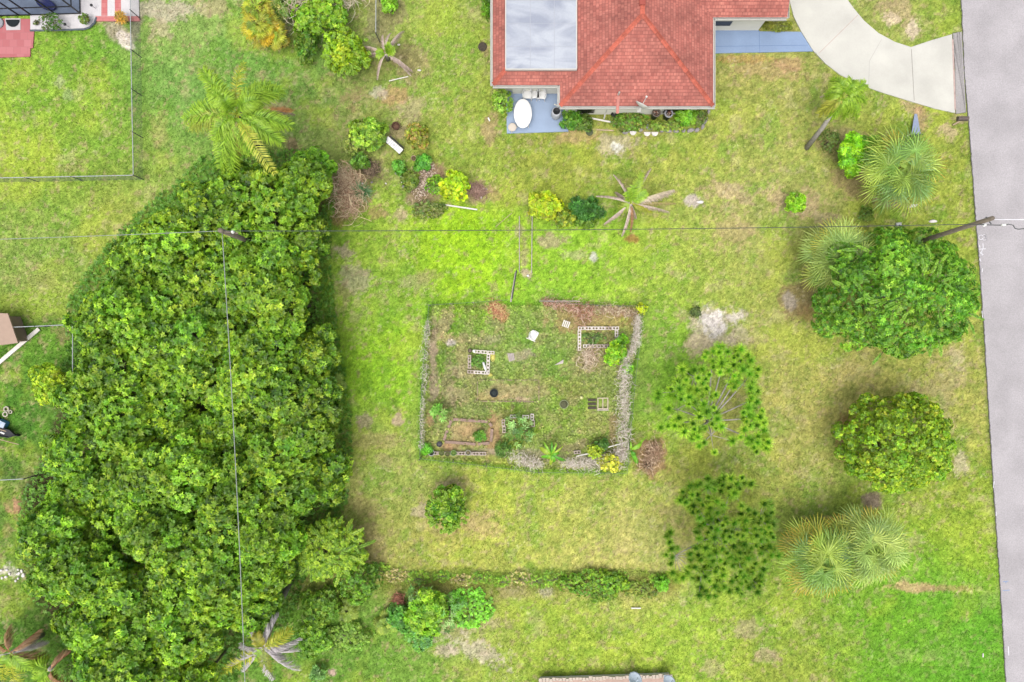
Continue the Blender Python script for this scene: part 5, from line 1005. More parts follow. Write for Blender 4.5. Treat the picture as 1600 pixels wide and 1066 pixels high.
def frond(rng, A, B, lift, nl, ll, cr, cb, ct, plum=.25, droop=.25, wid=.03, fwd=.55, taper=True, one=0):
    A, B = np.array(A, float), np.array(B, float); M_ = (A + B) / 2 + np.array([0, 0, lift]); V = []; F_ = []; Cc = []
    def quad(a, b_, w0, w1, s_, c0, c1):
        n0 = len(V); V.extend([a - s_ * w0, a + s_ * w0, b_ + s_ * w1, b_ - s_ * w1]); F_.append((n0, n0 + 1, n0 + 2, n0 + 3)); Cc.extend([c0, c0, c1, c1])
    f = lambda t_: A * (1 - t_) ** 2 + M_ * 2 * t_ * (1 - t_) + B * t_ * t_
    cr, cb, ct = [np.array(C(*c)) * (1.75 if c[1] > c[0] * 1.08 else 1.25) for c in (cr, cb, ct)]
    for k in range(14):
        a, b_ = f(k / 14), f((k + 1) / 14); d = (b_ - a); d /= np.linalg.norm(d); s_ = np.cross(d, [0, 0, 1.0]); s_ /= np.linalg.norm(s_) + 1e-9; u = np.cross(s_, d); quad(a, b_, .028 * (1 - k / 15), .028 * (1 - (k + 1) / 15), s_, cr, cr); quad(a, b_, .028 * (1 - k / 15), .028 * (1 - (k + 1) / 15), u, cr, cr)
    for k in range(nl):
        t_ = .14 + .86 * (k + rng.random()) / nl; q = f(t_); d = f(min(1, t_ + .01)) - f(t_ - .01); d /= np.linalg.norm(d); s_ = np.cross(d, [0, 0, 1.0]); s_ /= np.linalg.norm(s_) + 1e-9; u = np.cross(s_, d)
        L_ = ll * (math.sin(math.pi * (.12 + .80 * t_)) ** .6 if taper else 1) * rng.uniform(.8, 1.15)
        for sg in ((-1, 1) if not one else (one, one * .6)):
            dd_ = s_ * sg + d * fwd + u * rng.normal() * plum * 1.4 + u * .1; dd_ /= np.linalg.norm(dd_); w_ = np.cross(dd_, u); w_ /= np.linalg.norm(w_) + 1e-9
            m1 = q + dd_ * L_ * .5 - np.array([0, 0, droop * L_ * .2]); e_ = q + dd_ * L_ - np.array([0, 0, droop * L_]); v_ = rng.uniform(.8, 1.2)
            quad(q, m1, wid * .4, wid, w_, cb * v_, (cb + ct) / 2 * v_); quad(m1, e_, wid, wid * .15, w_, (cb + ct) / 2 * v_, ct * v_)
    return np.array(V), np.array(F_), np.array(Cc)
def feather_palm(label, base, crown, hc, fr, seed, trunk=(.16, .12), m=LEAF):
    rng = np.random.default_rng(seed); B = W(*base); t = thing('feather_palm', label, 'palm', B); cr = W(*crown, hc) - B
    MB().tube([(0, 0, -.1), Vector((cr.x * .4, cr.y * .4, hc * .5)), (cr.x, cr.y, hc)], [trunk[0], (trunk[0] + trunk[1]) / 2, trunk[1]], 10).build('trunk', BARKG, t, True)
    for (tx, ty, dz, lift, nl, ll, cr_, cb, ct, plum, droop, wid) in fr:
        T = W(tx, ty, hc + dz) - B; V, F_, c = frond(rng, (cr.x, cr.y, hc), T, lift, nl, ll, cr_, cb, ct, plum, droop, wid, one=(rng.choice([-1, 1]) if cb[1] <= cb[0] else 0), fwd=.8 if cb[1] <= cb[0] else .55); np_mesh('frond', V, F_, m, t, c)
    return t
GQ = ((165, 185, 70), (120, 162, 46), (165, 196, 58)); YQ = ((200, 195, 70), (192, 200, 50), (222, 222, 84)); TQ = ((244, 232, 214), (232, 212, 198), (218, 196, 186)); OQ = ((190, 150, 90), (196, 140, 100), (200, 170, 130))
def fq(x, y, c=GQ, dz=-.6, lift=1.0, nl=120, ll=.62, plum=.6, droop=.5, wid=.026): return (x, y, dz, lift, nl, ll, *c, plum, droop, wid)
feather_palm('tall queen palm with plumed green fronds and two yellow ones', (403, 231), (370, 178), 6.5,
    [fq(316, 108, dz=.1), fq(288, 188), fq(300, 172, dz=-.9), fq(296, 200, ((180, 180, 70), (150, 170, 70), (190, 200, 80))), fq(345, 262, dz=-1.4), fq(362, 268, dz=-1.6), fq(424, 132), fq(440, 140, dz=-.9), fq(454, 196, dz=-1), fq(440, 222, dz=-1), fq(330, 140, dz=.4), fq(402, 156, dz=.5, ll=.5),
     fq(382, 98, YQ, dz=-.3, ll=.4, nl=44, wid=.022), fq(430, 272, YQ, dz=-.6, nl=46, ll=.45, plum=.12, droop=.15, wid=.022), fq(336, 220, dz=-.5), fq(392, 240, dz=-1.2), fq(350, 150, dz=.6), fq(365, 250, ((160, 160, 70), (130, 160, 70), (170, 150, 70)), dz=-1.5), fq(458, 178, ((150, 130, 110), (170, 150, 130), (180, 160, 140)), dz=-2.2, nl=40, ll=.4)], 31)
DT = dict(plum=.2, droop=.9, ll=.27, nl=60, wid=.018)
feather_palm('coconut palm with pinkish dead fronds round a green heart', (983, 322), (985, 318), 1.8,
    [fq(932, 308, TQ, -.9, .6, **DT), fq(944, 349, TQ, -1.4, .5, **DT), fq(958, 274, TQ, -.6, .6, **DT), fq(963, 300, TQ, -1.1, .4, **DT), fq(1018, 264, TQ, -.7, .7, **DT), fq(1052, 296, ((225, 215, 170), (236, 222, 190), (225, 205, 195)), -.4, .7, plum=.1, droop=.6, ll=.5, nl=60, wid=.022), fq(1046, 331, TQ, -1.3, .6, **DT), fq(1055, 317, ((210, 200, 110), (205, 190, 120), (215, 195, 150)), -1.2, .4, **DT), fq(971, 368, TQ, -1.3, .7, **DT), fq(984, 362, OQ, -1.3, .6, **DT), fq(995, 340, TQ, -1.3, .3, **DT),
     fq(1003, 270, ((160, 185, 60), (130, 165, 50), (170, 190, 70)), .3, .6, plum=.15, droop=.3, ll=.35, nl=50), fq(990, 290, GQ, .8, .2, 30, .4, .3, .3), fq(1010, 300, GQ, .4, .3, 40, .4, .2, .3), fq(968, 330, ((190, 200, 80), (150, 180, 60), (180, 190, 90)), -.6, .4, 45, .35, .2, .4), fq(1018, 330, ((215, 210, 60), (190, 190, 60), (190, 200, 90)), -.7, .5, 45, .35, .2, .4), fq(980, 300, GQ, .7, .2, 30, .35, .3, .2)], 32, (.16, .14))
feather_palm('dying palm with pale pink drooping fronds beside the top fence', (606, 92), (603, 84), 1.6,
    [fq(630, 48, TQ, -.6, .8, **DT), fq(599, 55, TQ, -.4, .5, **DT), fq(612, 52, TQ, -.5, .8, **DT), fq(566, 72, TQ, -.8, .6, **DT), fq(570, 86, TQ, -1, .5, **DT), fq(591, 124, TQ, -1.1, .6, **DT), fq(644, 110, TQ, -1.0, .7, **DT), fq(640, 118, TQ, -1.2, .5, **DT), fq(596, 80, OQ, -.4, .3, **DT), fq(610, 70, GQ, .6, .2, 30, .35, .3, .3), fq(616, 78, GQ, .4, .2, 30, .35, .3, .3), fq(588, 84, GQ, .1, .2, 30, .35, .3, .3), fq(605, 74, GQ, .6, .2, 30, .3, .3, .3)], 33, (.14, .12))
feather_palm('young palm with a leaning white trunk below the driveway', (1261, 231), (1316, 152), 3.6,
    [fq(1352, 132, dz=-.3, ll=.5), fq(1300, 124, dz=-.2, ll=.5), fq(1330, 126, dz=.1, ll=.5), fq(1352, 162, dz=-1, ll=.5), fq(1338, 186, dz=-1.2, ll=.45), fq(1290, 150, dz=-.6, ll=.45), fq(1280, 178, ((200, 195, 80), (180, 190, 70), (200, 200, 80)), dz=-1.3, ll=.45), fq(1296, 186, dz=-1.3, ll=.45), fq(1318, 186, dz=-1.2, ll=.45), fq(1284, 150, TQ, -1.0, .4, 40, .25, .2, .4)], 34, (.16, .09))
GRYQ = ((225, 218, 212), (222, 214, 214), (206, 198, 200)); DG = dict(plum=.5, droop=.5, ll=.5, nl=46, wid=.024)
feather_palm('dying coconut palm with grey and yellow fronds at the bottom edge', (455, 905), (412, 1012), 4.5,
    [fq(398, 968, GRYQ, -.8, .8, **DG), fq(436, 962, GRYQ, -.8, .8, **DG), fq(376, 1004, GRYQ, -1, .6, **DG), fq(358, 1042, GRYQ, -1.2, .8, **DG), fq(382, 1050, GRYQ, -1.2, .7, **DG), fq(468, 996, GRYQ, -1, .8, **DG), fq(464, 1018, GRYQ, -1.2, .7, **DG), fq(466, 1048, GRYQ, -1.4, .7, **DG), fq(430, 1062, GRYQ, -1.2, .7, **DG), fq(455, 985, YQ, -.6, .6, **DG), fq(344, 1050, YQ, -1.2, .7, **DG), fq(400, 990, ((190, 190, 60), (150, 160, 50), (200, 190, 70)), .2, .5, 50, .4, .2, .3), fq(420, 1050, ((170, 180, 60), (130, 150, 60), (170, 170, 70)), -.5, .5, 50, .45, .2, .4), fq(392, 1030, GQ, -.5, .5, 50, .4, .2, .4), fq(440, 1030, GRYQ, -.6, .5, **DG)], 35)
feather_palm('palm with brown and yellow fronds at the bottom left corner', (66, 992), (18, 1020), 2.6,
    [fq(-20, 1022, GRYQ, -.8, .5, **DG), fq(40, 1010, GRYQ, -1, .5, **DG), fq(60, 985, OQ, -1, .6, **DG), fq(75, 1030, OQ, -1.2, .6, **DG), fq(14, 980, OQ, -.8, .8, **DG), fq(5, 1062, YQ, -.9, .6, **DG), fq(30, 1068, YQ, -1, .6, **DG), fq(50, 1045, GQ, -.5, .5, 60, .5, .2, .3), fq(10, 1040, GQ, -.3, .5, 60, .5, .2, .3), fq(-10, 990, OQ, -1, .5, **DG), fq(70, 1008, GRYQ, -1.4, .5, **DG)], 36)
feather_palm('bushy green plant fronds poking in the thicket near the corner', (100, 1022), (78, 1046), 2.4, [fq(110, 1020, OQ, -1, .5, **DG), fq(60, 1062, GQ, -1, .5), fq(100, 1066, OQ, -1, .5, **DG), fq(52, 1030, GQ, -.8, .5)], 37)
# ------------------------------------------------------------ trees and shrubs
GT = [(114, 164, 44), (84, 134, 34), (164, 200, 62), (136, 180, 48), (60, 104, 26)]; GTw = [3, 2.5, 1.6, 3, 1.2]
rng0 = np.random.default_rng(77)
spots = []
cand = rng0.uniform([15, 240], [540, 1100], (6000, 2)); ins = inpoly(cand[:, 0], cand[:, 1], THICKET); dd_ = pdist(cand[:, 0], cand[:, 1], THICKET)
for (a, b), i_, d_ in zip(cand, ins, dd_):
    if i_ and d_ > (58 if a < 200 and b > 640 else 26) and all(math.hypot(a - s_[0], b - s_[1]) > 52 for s_ in spots): spots.append((a, b, d_))
spots.sort(key=lambda s_: (s_[1], s_[0]))
MARKS = [((400, 330), 'thicket tree just right of the brown utility pole'), ((320, 300), 'topmost thicket tree, just below the tall queen palm'), ((165, 500), 'thicket tree beside the left chain link fence corner'), ((130, 620), 'thicket tree beside the yellow leaved bush'),
         ((470, 790), 'thicket tree touching the top of the yellow feathery tree'), ((370, 960), 'thicket tree above the dying coconut palm at the bottom edge'), ((80, 740), 'leftmost thicket tree at the end of the low chain link fence'), ((495, 600), 'thicket tree on the right edge beside the small fan palm'),
         ((110, 960), 'thicket tree above the brown fronds near the bottom left corner'), ((490, 300), 'thicket tree below the light green bush at its top right corner'), ((70, 890), 'thicket tree beside the pale rubble at the left edge'), ((225, 400), 'thicket tree on the upper left edge under the left cable')]
names = {}
for (mx, my), lb in MARKS:
    k_ = min((i for i in range(len(spots)) if i not in names), key=lambda i: math.hypot(spots[i][0] - mx, spots[i][1] - my)); names[k_] = lb
for i, (a, b, d_) in enumerate(spots):
    big = min(1, d_ / 60); hc = 2.4 + 1.3 * big + rng0.random() * 1.9 - (.9 if a > 470 else 0); r_ = 36 + 13 * big + rng0.random() * 12 - (4 if a > 470 else 0)
    m_ = rng0.uniform(.88, 1.12) * (.86 if a > 450 else 1.0)
    w_ = list(np.array(GTw) * rng0.uniform(.5, 1.6, 5))
    tree('thicket_tree', names.get(i, 'leafy green tree crown inside the dense thicket, merging with its neighbours'), 'tree', a, b, r_, hc, GT, w_, (1, 1, .9), 980, 9, .175, .085, 20, .31, 500 + i, 'trees of the dense thicket', rz=rng0.random() * 6, m=m_ * 1.1, vr=(.66, 1.22))
G2 = [(104, 158, 44), (80, 134, 36), (132, 176, 56), (64, 112, 30)]
bigtree = tree('roadside_tree', 'big bushy green tree beside the road, under the cable', 'tree', 1396, 463, 108, 3.2, G2, None, (1.12, .96, .8), 6400, 8, .15, .055, 70, .19, 61, m=1.35, vr=(.84, 1.1))
tree('round_tree', 'dome shaped olive green tree in the right lawn', 'tree', 1397, 690, 82, 2.3, [(122, 156, 34), (100, 142, 34), (144, 172, 40), (158, 166, 46), (84, 124, 30)], [3, 3, 2, .6, 1.5], (1.05, .96, .85), 7500, 7, .11, .055, 130, .13, 62, m=1.5, vr=(.86, 1.09))
YG = [(158, 196, 44), (178, 206, 52), (136, 180, 40), (112, 160, 38)]
def bush(label, px, py, r, hc, pal, seed, n_=400, k=8, ll=.15, lw=.08, name='shrub', ell=(1, 1, .8), rz=0, m=1.12, w=None, nl=20, lf=.3, grp=None, tilt=(.1, .7), inner=.25):
    return tree(name, label, 'shrub', px, py, r, hc, pal, w, ell, n_, k, ll, lw, nl, lf, seed, grp, rz, tilt, inner, m, low=-.5, parts=('foliage', 'stem'))
ct1 = bush('yellow green citrus tree beside the dead palm at the top', 541, 86, 38, 1.5, YG, 70, 1000, name='citrus_tree', lf=.26, nl=24)
bush('bright green shrub at the top edge with bare vines', 500, 22, 40, 1.7, [(140, 192, 50), (110, 165, 45), (170, 205, 70)], 71, 800, rz=.3, ell=(1.1, .8, .7))
bush('loose green shrub under the vines left of the citrus tree', 480, 70, 24, .8, [(100, 150, 50), (80, 130, 45), (130, 165, 65)], 72, 500, ll=.11, lw=.05, ell=(.8, 1.2, .8))
bush('green shrub above the bright shrub at the top edge', 450, 8, 24, 1.2, [(120, 155, 70), (150, 160, 100), (90, 130, 50)], 73, 420)
bush('small bright bush beside the top fence', 610, 8, 13, .7, [(140, 195, 60), (120, 175, 50)], 74, 160)
bush('light green bush at the thicket top right corner', 492, 262, 32, 1.9, [(124, 182, 44), (100, 160, 40), (150, 200, 60)], 75, 720, ll=.16)
bush('sprawling light green shrub left of the white bench', 574, 212, 27, .8, [(148, 190, 60), (120, 165, 52), (176, 206, 84), (96, 140, 50)], 76, 560, ell=(1.15, .95, .7))
bush('thin spidery shrub left of the bench shrub', 556, 228, 20, .6, [(140, 170, 85), (160, 180, 100)], 77, 160, ll=.1, lw=.04)
bush('small low bush under the sprawling shrub', 563, 252, 14, .5, [(120, 165, 60), (90, 140, 60)], 78, 130)
bush('small yellow flecked bush right of the bench', 652, 214, 19, .7, [(140, 165, 50), (176, 180, 60), (110, 145, 50), (190, 150, 90)], 79, 230, ll=.12, lw=.06)
bush('green herb clump in the bed left of the standing board', 623, 262, 11, .3, [(90, 155, 60), (110, 170, 60)], 80, 120)
bush('green herb clump right of the small rimmed pot', 661, 256, 13, .3, [(84, 160, 60), (110, 175, 65)], 81, 150)
bush('weedy clump inside the shrub bed', 641, 283, 15, .3, [(100, 140, 55), (130, 150, 70)], 82, 160)
bush('low weeds at the bottom of the shrub bed', 668, 328, 26, .2, [(120, 145, 75), (150, 150, 95), (95, 130, 60)], 83, 330, ll=.09, lw=.04, ell=(1.2, .6, .5))
bush('low green weeds left of the lime shrub', 682, 290, 17, .25, [(110, 165, 55), (135, 180, 60)], 84, 190, ll=.1, lw=.05)
bush('bright lime yellow shrub above the pale edging board', 712, 290, 24, .9, [(178, 216, 40), (200, 222, 50), (150, 200, 40)], 85, 520, ll=.12, lw=.06)
bush('rounded yellow shrub at the left of the row by the path', 851, 320, 26, 1.0, [(168, 206, 40), (188, 212, 48), (140, 182, 36), (196, 200, 50)], 86, 640, ll=.14, lw=.07)
bush('dark green strappy bush left of the coconut palm', 916, 327, 22, .6, [(70, 130, 60), (90, 150, 66), (52, 104, 46)], 87, 330, k=9, ll=.2, lw=.035, ell=(1.3, .8, .7), tilt=(.2, 1.0))
bush('yellow flecked low bush under the yellow shrub', 882, 340, 20, .4, [(130, 165, 50), (170, 185, 60), (90, 130, 50)], 88, 330, ll=.1, lw=.05)
bush('low green bush right of the yellow flecked bush', 916, 345, 18, .3, [(120, 160, 55), (100, 140, 50)], 89, 260, ll=.09, lw=.04, ell=(1.2, .8, .7))
bush('vivid lime mango shrub left of the roadside fan palm', 1328, 242, 26, 1.4, [(130, 200, 34), (160, 216, 44), (100, 170, 34)], 90, 560, ll=.2, lw=.06, ell=(.8, 1.25, .8), tilt=(-.3, .5))
bush('green shrub tucked behind the roadside fan palm', 1358, 230, 22, 1.0, [(120, 180, 44), (90, 150, 40)], 91, 330, ll=.14, lw=.05, ell=(1.2, .8, .8))
bush('dusty green bush beside the leaning palm trunk', 1296, 222, 18, .6, [(110, 140, 66), (90, 120, 55)], 92, 240, ll=.08, lw=.03)
bush('small bright green shrub alone on the right lawn', 1243, 318, 16, .8, [(150, 205, 50), (120, 180, 44), (170, 216, 60)], 93, 230, ll=.15, lw=.06)
bush('tiny dark weed below the roadside fan palm', 1353, 334, 13, .2, [(90, 130, 50), (110, 145, 60)], 94, 140, ll=.09, lw=.03)
bush('small weed tuft on the bare sandy spot', 1086, 489, 9, .25, [(110, 130, 80), (90, 115, 66)], 95, 70, ll=.12, lw=.03)
ct2 = bush('round citrus shrub standing alone below the plot', 698, 797, 33, 1.4, [(122, 172, 40), (96, 150, 36), (160, 190, 60), (74, 124, 32)], 96, 620, ll=.15, lw=.08, name='citrus_tree', ell=(.95, 1.05, .85))
bush('yellow leaved bush beside the left chain link corner', 82, 602, 34, 1.4, [(166, 202, 50), (184, 210, 60), (130, 175, 46)], 97, 760, ll=.13, lw=.07)

bush('dark green shrub right of the feathery tree', 560, 905, 38, 1.0, [(96, 146, 44), (120, 165, 50), (80, 126, 40)], 99, 640, ll=.12, lw=.06)
bush('green shrub growing at the foot of the thicket', 500, 945, 34, .8, [(112, 160, 50), (90, 140, 44), (140, 175, 64)], 100, 620, ll=.13, lw=.06)
bush('low shrub near the bottom, right of the dying palm', 490, 1000, 30, .5, [(110, 165, 50), (90, 140, 44), (140, 185, 64)], 101, 520, ll=.13, lw=.07)
bush('low spreading weeds at the bottom left lawn edge', 540, 995, 34, .3, [(120, 165, 60), (140, 175, 80)], 102, 560, ll=.1, lw=.05, ell=(1.3, .8, .5))
BG = [(112, 166, 92), (132, 182, 112), (96, 148, 76), (148, 190, 128)]
bush('blue green broad leaved bush in the lower weeds, upper part', 655, 930, 24, .9, BG, 103, 30, k=9, ll=.24, lw=.06, tilt=(-.1, .5))
bush('bright green leafy bush in the lower weeds', 667, 955, 36, 1.0, [(130, 186, 50), (104, 164, 46), (160, 200, 64)], 104, 640, ll=.2, lw=.09)
bush('blue green broad leaved bush right of the bright leafy one', 700, 958, 32, .9, BG, 105, 42, k=9, ll=.24, lw=.06, tilt=(-.1, .5))
bush('low green creeper spreading right of the blue green bush', 735, 952, 36, .15, [(122, 185, 60), (104, 165, 54)], 106, 420, m=1.5, ll=.12, lw=.07, ell=(1.2, .9, .45))
bush('leafy clump left of the bright leafy bush', 625, 965, 24, .5, [(96, 165, 70), (80, 145, 60), (120, 180, 80)], 107, 330, ll=.16, lw=.08)
bush('low clump of leaves under the blue green bush', 652, 990, 24, .3, [(120, 180, 66), (110, 175, 110)], 108, 300, ll=.15, lw=.07)
bush('small blue green seedling at the bottom', 497, 1052, 13, .4, BG, 109, 60, ll=.22, lw=.06)
bush('weedy green patch in the lower lawn strip', 930, 915, 34, .3, [(108, 160, 40), (140, 180, 50), (90, 140, 40)], 110, 760, ll=.1, lw=.05, ell=(1.5, .8, .35))
bush('weedy patch right of the lower green patch', 1000, 920, 22, .2, [(120, 155, 60), (150, 165, 80)], 111, 300, ll=.09, lw=.04, ell=(1.3, .7, .4))
bush('small bright weed left of the lower pine', 1034, 912, 13, .3, [(130, 195, 60), (110, 175, 50)], 112, 140, ll=.12, lw=.06)
rgh = random.Random(12)
for i, (x_, y_) in enumerate(((590, 890), (622, 900), (655, 903), (690, 900), (722, 906), (752, 903), (784, 909), (812, 904), (838, 908), (866, 906), (893, 910), (962, 905), (1030, 905))):
    green = i % 3 != 1
    bush(('greener', 'tan and green', 'fine leaved')[i % 3] + ' low weed clump, number %s from the left in the unmown strip' % ('one two three four five six seven eight nine ten eleven twelve thirteen'.split()[i]), x_, y_, 11 + rgh.random() * 6, .06, [(120, 165, 60), (145, 180, 76), (100, 145, 55)] if green else [(170, 160, 100), (140, 165, 80), (190, 175, 130)], 700 + i, 130, m=1.5, ll=.09, lw=.035, name='weed_clump', ell=(1.6, .8, .5), tilt=(.2, 1.0))
# house bed plants
bush('dark leafy fern bush beside the blue patio', 893, 187, 17, .5, [(90, 150, 50), (70, 125, 40), (120, 170, 60)], 120, 260, ll=.13, lw=.05)
bush('dark ferny bush against the house wall', 912, 192, 15, .35, [(84, 120, 48), (110, 140, 60)], 121, 220, ll=.1, lw=.04)
bush('low plants beside the coiled hose', 985, 190, 22, .2, [(110, 160, 50), (90, 140, 44), (132, 135, 66)], 122, 380, ll=.1, lw=.05, ell=(1.5, .8, .4))
bush('bright leafy bush right of the two bins', 1071, 180, 18, .5, [(140, 196, 60), (110, 170, 50)], 123, 240, ll=.15, lw=.07)
bush('small plants at the right end of the house bed', 1092, 184, 15, .2, [(100, 140, 50), (128, 132, 76)], 124, 190, ll=.09, lw=.04)
bush('low plants below the two bins', 1040, 197, 16, .15, [(120, 165, 56), (150, 170, 80)], 125, 250, ll=.09, lw=.04, ell=(2, .6, .4))
bush('thin weedy shrub left of the blue patio', 784, 160, 18, .7, [(140, 185, 60), (110, 160, 56), (160, 190, 90)], 126, 230, ll=.12, lw=.05, ell=(1, 1.2, .8))
bush('green shrub against the house beside the top left eave', 762, 8, 10, .5, [(110, 165, 46), (90, 140, 40)], 127, 120, ell=(.8, 2.4, .8))
bush('yellowish grass clump at the end of the blue walkway', 1213, 40, 20, .15, [(140, 150, 60), (120, 135, 55)], 128, 300, ll=.09, lw=.03, ell=(1.2, .5, .4))
bush('left dark green shrub in the white gravel bed', 80, 34, 15, .6, [(70, 120, 40), (90, 140, 44), (100, 112, 50)], 129, 260, ll=.08, lw=.03, ell=(1.2, 1, .9))
bush('right round shrub in the white gravel bed', 132, 30, 9, .45, [(90, 140, 44), (120, 155, 60), (100, 100, 50)], 130, 170, ll=.07, lw=.03)
bush('tiny shrub at the left of the white gravel bed', 57, 36, 4.5, .15, [(110, 110, 70), (90, 120, 60)], 131, 50, ll=.06, lw=.02)
bush('golden drooping plant beside the pink paver strips', 190, 28, 8, .6, [(220, 180, 70), (200, 150, 60), (160, 150, 60)], 132, 60, ll=.22, lw=.03)
# plot plants
bush('yellow green bush on the right side of the plot', 962, 552, 17, .8, [(140, 200, 44), (170, 212, 50), (110, 175, 44)], 140, 260, ll=.14, lw=.07, ell=(1, 1.1, .8))
bush('small green bush beside the long block bed', 972, 532, 10, .5, [(130, 195, 50), (100, 165, 44)], 141, 110, ll=.12, lw=.06)
bush('small green bush against the dead vines', 981, 577, 8, .6, [(140, 205, 50), (120, 185, 50)], 142, 80, ll=.12, lw=.06)
bush('blue green feathery plant above the brick edged bed', 690, 648, 17, .6, [(124, 186, 84), (100, 165, 76), (150, 200, 110)], 143, 20, k=9, ll=.24, lw=.06, tilt=(-.1, .5))
bush('small feathery plant above the blue green plant', 687, 638, 10, .6, [(124, 190, 80), (150, 205, 110)], 144, 10, k=9, ll=.24, lw=.06)
bush('bright small plant beside the white rimmed pot', 665, 702, 8, .4, [(130, 205, 70), (110, 185, 60)], 145, 50, ll=.18, lw=.06)
bush('blue green leafy plant growing over the block bed', 805, 662, 17, .8, BG, 146, 22, k=9, ll=.24, lw=.06, tilt=(-.1, .5))
bush('second blue green plant leaning right over the block bed', 821, 676, 18, .8, BG, 147, 24, k=9, ll=.24, lw=.06, tilt=(-.1, .5))
bush('lowest blue green plant of the overgrown block bed', 803, 688, 13, .5, BG, 148, 12, k=9, ll=.24, lw=.06, tilt=(-.1, .5))
bush('dark green tuft inside the brick edged bed', 749, 681, 9, .3, [(80, 160, 50), (130, 175, 70)], 149, 80, ll=.16, lw=.04)
bush('dark spiky tuft below the overgrown block bed', 786, 703, 13, .3, [(80, 130, 60), (110, 150, 70)], 150, 80, ll=.22, lw=.03, tilt=(.1, 1.0))
bush('yellow flowering bush at the bottom right garden corner', 953, 722, 17, .8, [(200, 205, 60), (220, 215, 80), (150, 175, 60)], 151, 220, ll=.1, lw=.07, ell=(1.3, .9, .7), inner=.5)
bush('yellow green spindly bush left of the flowering one', 930, 706, 13, .7, [(180, 205, 60), (150, 190, 60)], 152, 110, ll=.1, lw=.06, ell=(1.1, 1, .7))
bush('dark green bush in the bottom right of the plot', 940, 697, 12, .5, [(70, 115, 50), (90, 135, 60)], 153, 140, ll=.1, lw=.04)
bush('yellow sprig on the top right garden fence corner', 1003, 482, 8, .7, [(200, 215, 50), (170, 200, 50)], 154, 50, ll=.12, lw=.05)
bush('leafy herbs inside the square block bed', 748, 565, 11, .15, [(96, 150, 66), (120, 165, 80)], 155, 120, ll=.09, lw=.04)
bush('low creeper inside the long block bed', 925, 528, 14, .1, [(110, 145, 70), (90, 125, 60)], 156, 150, ll=.08, lw=.04, ell=(1.5, .7, .4))
def banana(label, px, py, lv, seed, h=.9):
    rng = np.random.default_rng(seed); t = thing('banana_plant', label, 'banana plant', W(px, py)); MB().tube([(0, 0, 0), (0, 0, h)], [.07, .05], 8).build('stem', mat('banana_stem', C(150, 165, 90), .8, .2), t, True)
    for (tx, ty, dz, wd, col) in lv:
        B_ = W(tx, ty, h + dz) - W(px, py); A_ = np.array([0, 0, h]); B_ = np.array(B_); V = []; F_ = []; Cc = []; n_ = 12; c = np.array(C(*col)) * 1.2
        for i in range(n_ + 1):
            t_ = i / n_; q = A_ * (1 - t_) ** 2 + ((A_ + B_) / 2 + np.array([0, 0, .5])) * 2 * t_ * (1 - t_) + B_ * t_ * t_; d = B_ - A_; s_ = np.cross(d, [0, 0, 1.0]); s_ /= np.linalg.norm(s_) + 1e-9
            w_ = wd * (max(0, math.sin(math.pi * min(1, max(0, (t_ - .12) / .88)))) ** .6) + .012; f_ = np.array([0, 0, w_ * .45]); jt = rng.uniform(.85, 1.1)
            V += [q - s_ * w_ * jt + f_, q, q + s_ * w_ * jt + f_]; m_ = rng.uniform(.85, 1.1); Cc += [c * m_, c * 1.25, c * m_]
            if i: b0 = (i - 1) * 3; F_ += [(b0, b0 + 1, b0 + 4, b0 + 3), (b0 + 1, b0 + 2, b0 + 5, b0 + 4)]
        np_mesh('leaf', V, F_, LEAF, t, np.array(Cc))
    return t
BN = [(120, 195, 50), (150, 205, 56), (96, 170, 46), (180, 205, 70)]
banana('bright banana plant on the bottom garden fence', 860, 706, [(843, 699, -.2, .14, BN[3]), (845, 714, -.3, .09, BN[0]), (853, 716, -.3, .1, BN[1]), (866, 722, -.4, .12, BN[0]), (884, 720, -.4, .08, BN[2]), (874, 707, -.1, .07, BN[0]), (880, 697, 0, .05, BN[3]), (870, 692, .3, .06, BN[1]), (862, 690, .3, .06, BN[2]), (849, 690, .1, .06, BN[1]), (860, 727, -.5, .09, BN[3])], 1)
banana('banana seedling with three leaves right of the dead vines', 981, 700, [(1010, 682, -.2, .05, BN[1]), (1003, 692, .1, .1, BN[1]), (996, 725, -.5, .12, BN[0]), (992, 712, 0, .09, BN[2]), (985, 690, .3, .05, BN[1])], 2, .7)
def spiky(label, px, py, n_, L_, cols, seed, w_=.05, h=.1):
    rng = np.random.default_rng(seed); V = []; F_ = []; Cc = []
    for i in range(n_):
        a = rng.random() * 6.283; e_ = rng.uniform(.1, 1.3); d = np.array([math.cos(a) * math.cos(e_), math.sin(a) * math.cos(e_), math.sin(e_)]); s_ = np.array([-math.sin(a), math.cos(a), 0]) * w_ / 2; l = L_ * rng.uniform(.7, 1.1); c = np.array(C(*cols[rng.integers(len(cols))]))
        p0 = np.array([0, 0, h]); p1 = p0 + d * l * .55; p2 = p0 + d * l + np.array([0, 0, -.15 * l]); p2[2] = max(p2[2], .03); n0 = len(V); V += [p0 - s_ * .6, p0 + s_ * .6, p1 + s_, p1 - s_, p2 + s_ * .1, p2 - s_ * .1]; F_ += [(n0, n0 + 1, n0 + 2, n0 + 3), (n0 + 3, n0 + 2, n0 + 4, n0 + 5)]; Cc += [c, c, c * 1.1, c * 1.1, c * 1.2, c * 1.2]
    o = np_mesh('spiky_plant', V, F_, LEAF, None, np.array(Cc)); o.location = W(px, py); return tagp(o, label, 'plant')
spiky('blue green spiky plant beside the dead grass heap', 566, 302, 120, .85, [(120, 168, 110), (96, 146, 92), (150, 190, 130)], 1)
spiky('dark green strap leaved clump at the top of the row of bushes', 905, 322, 80, .6, [(70, 130, 66), (90, 150, 76)], 2, .035)
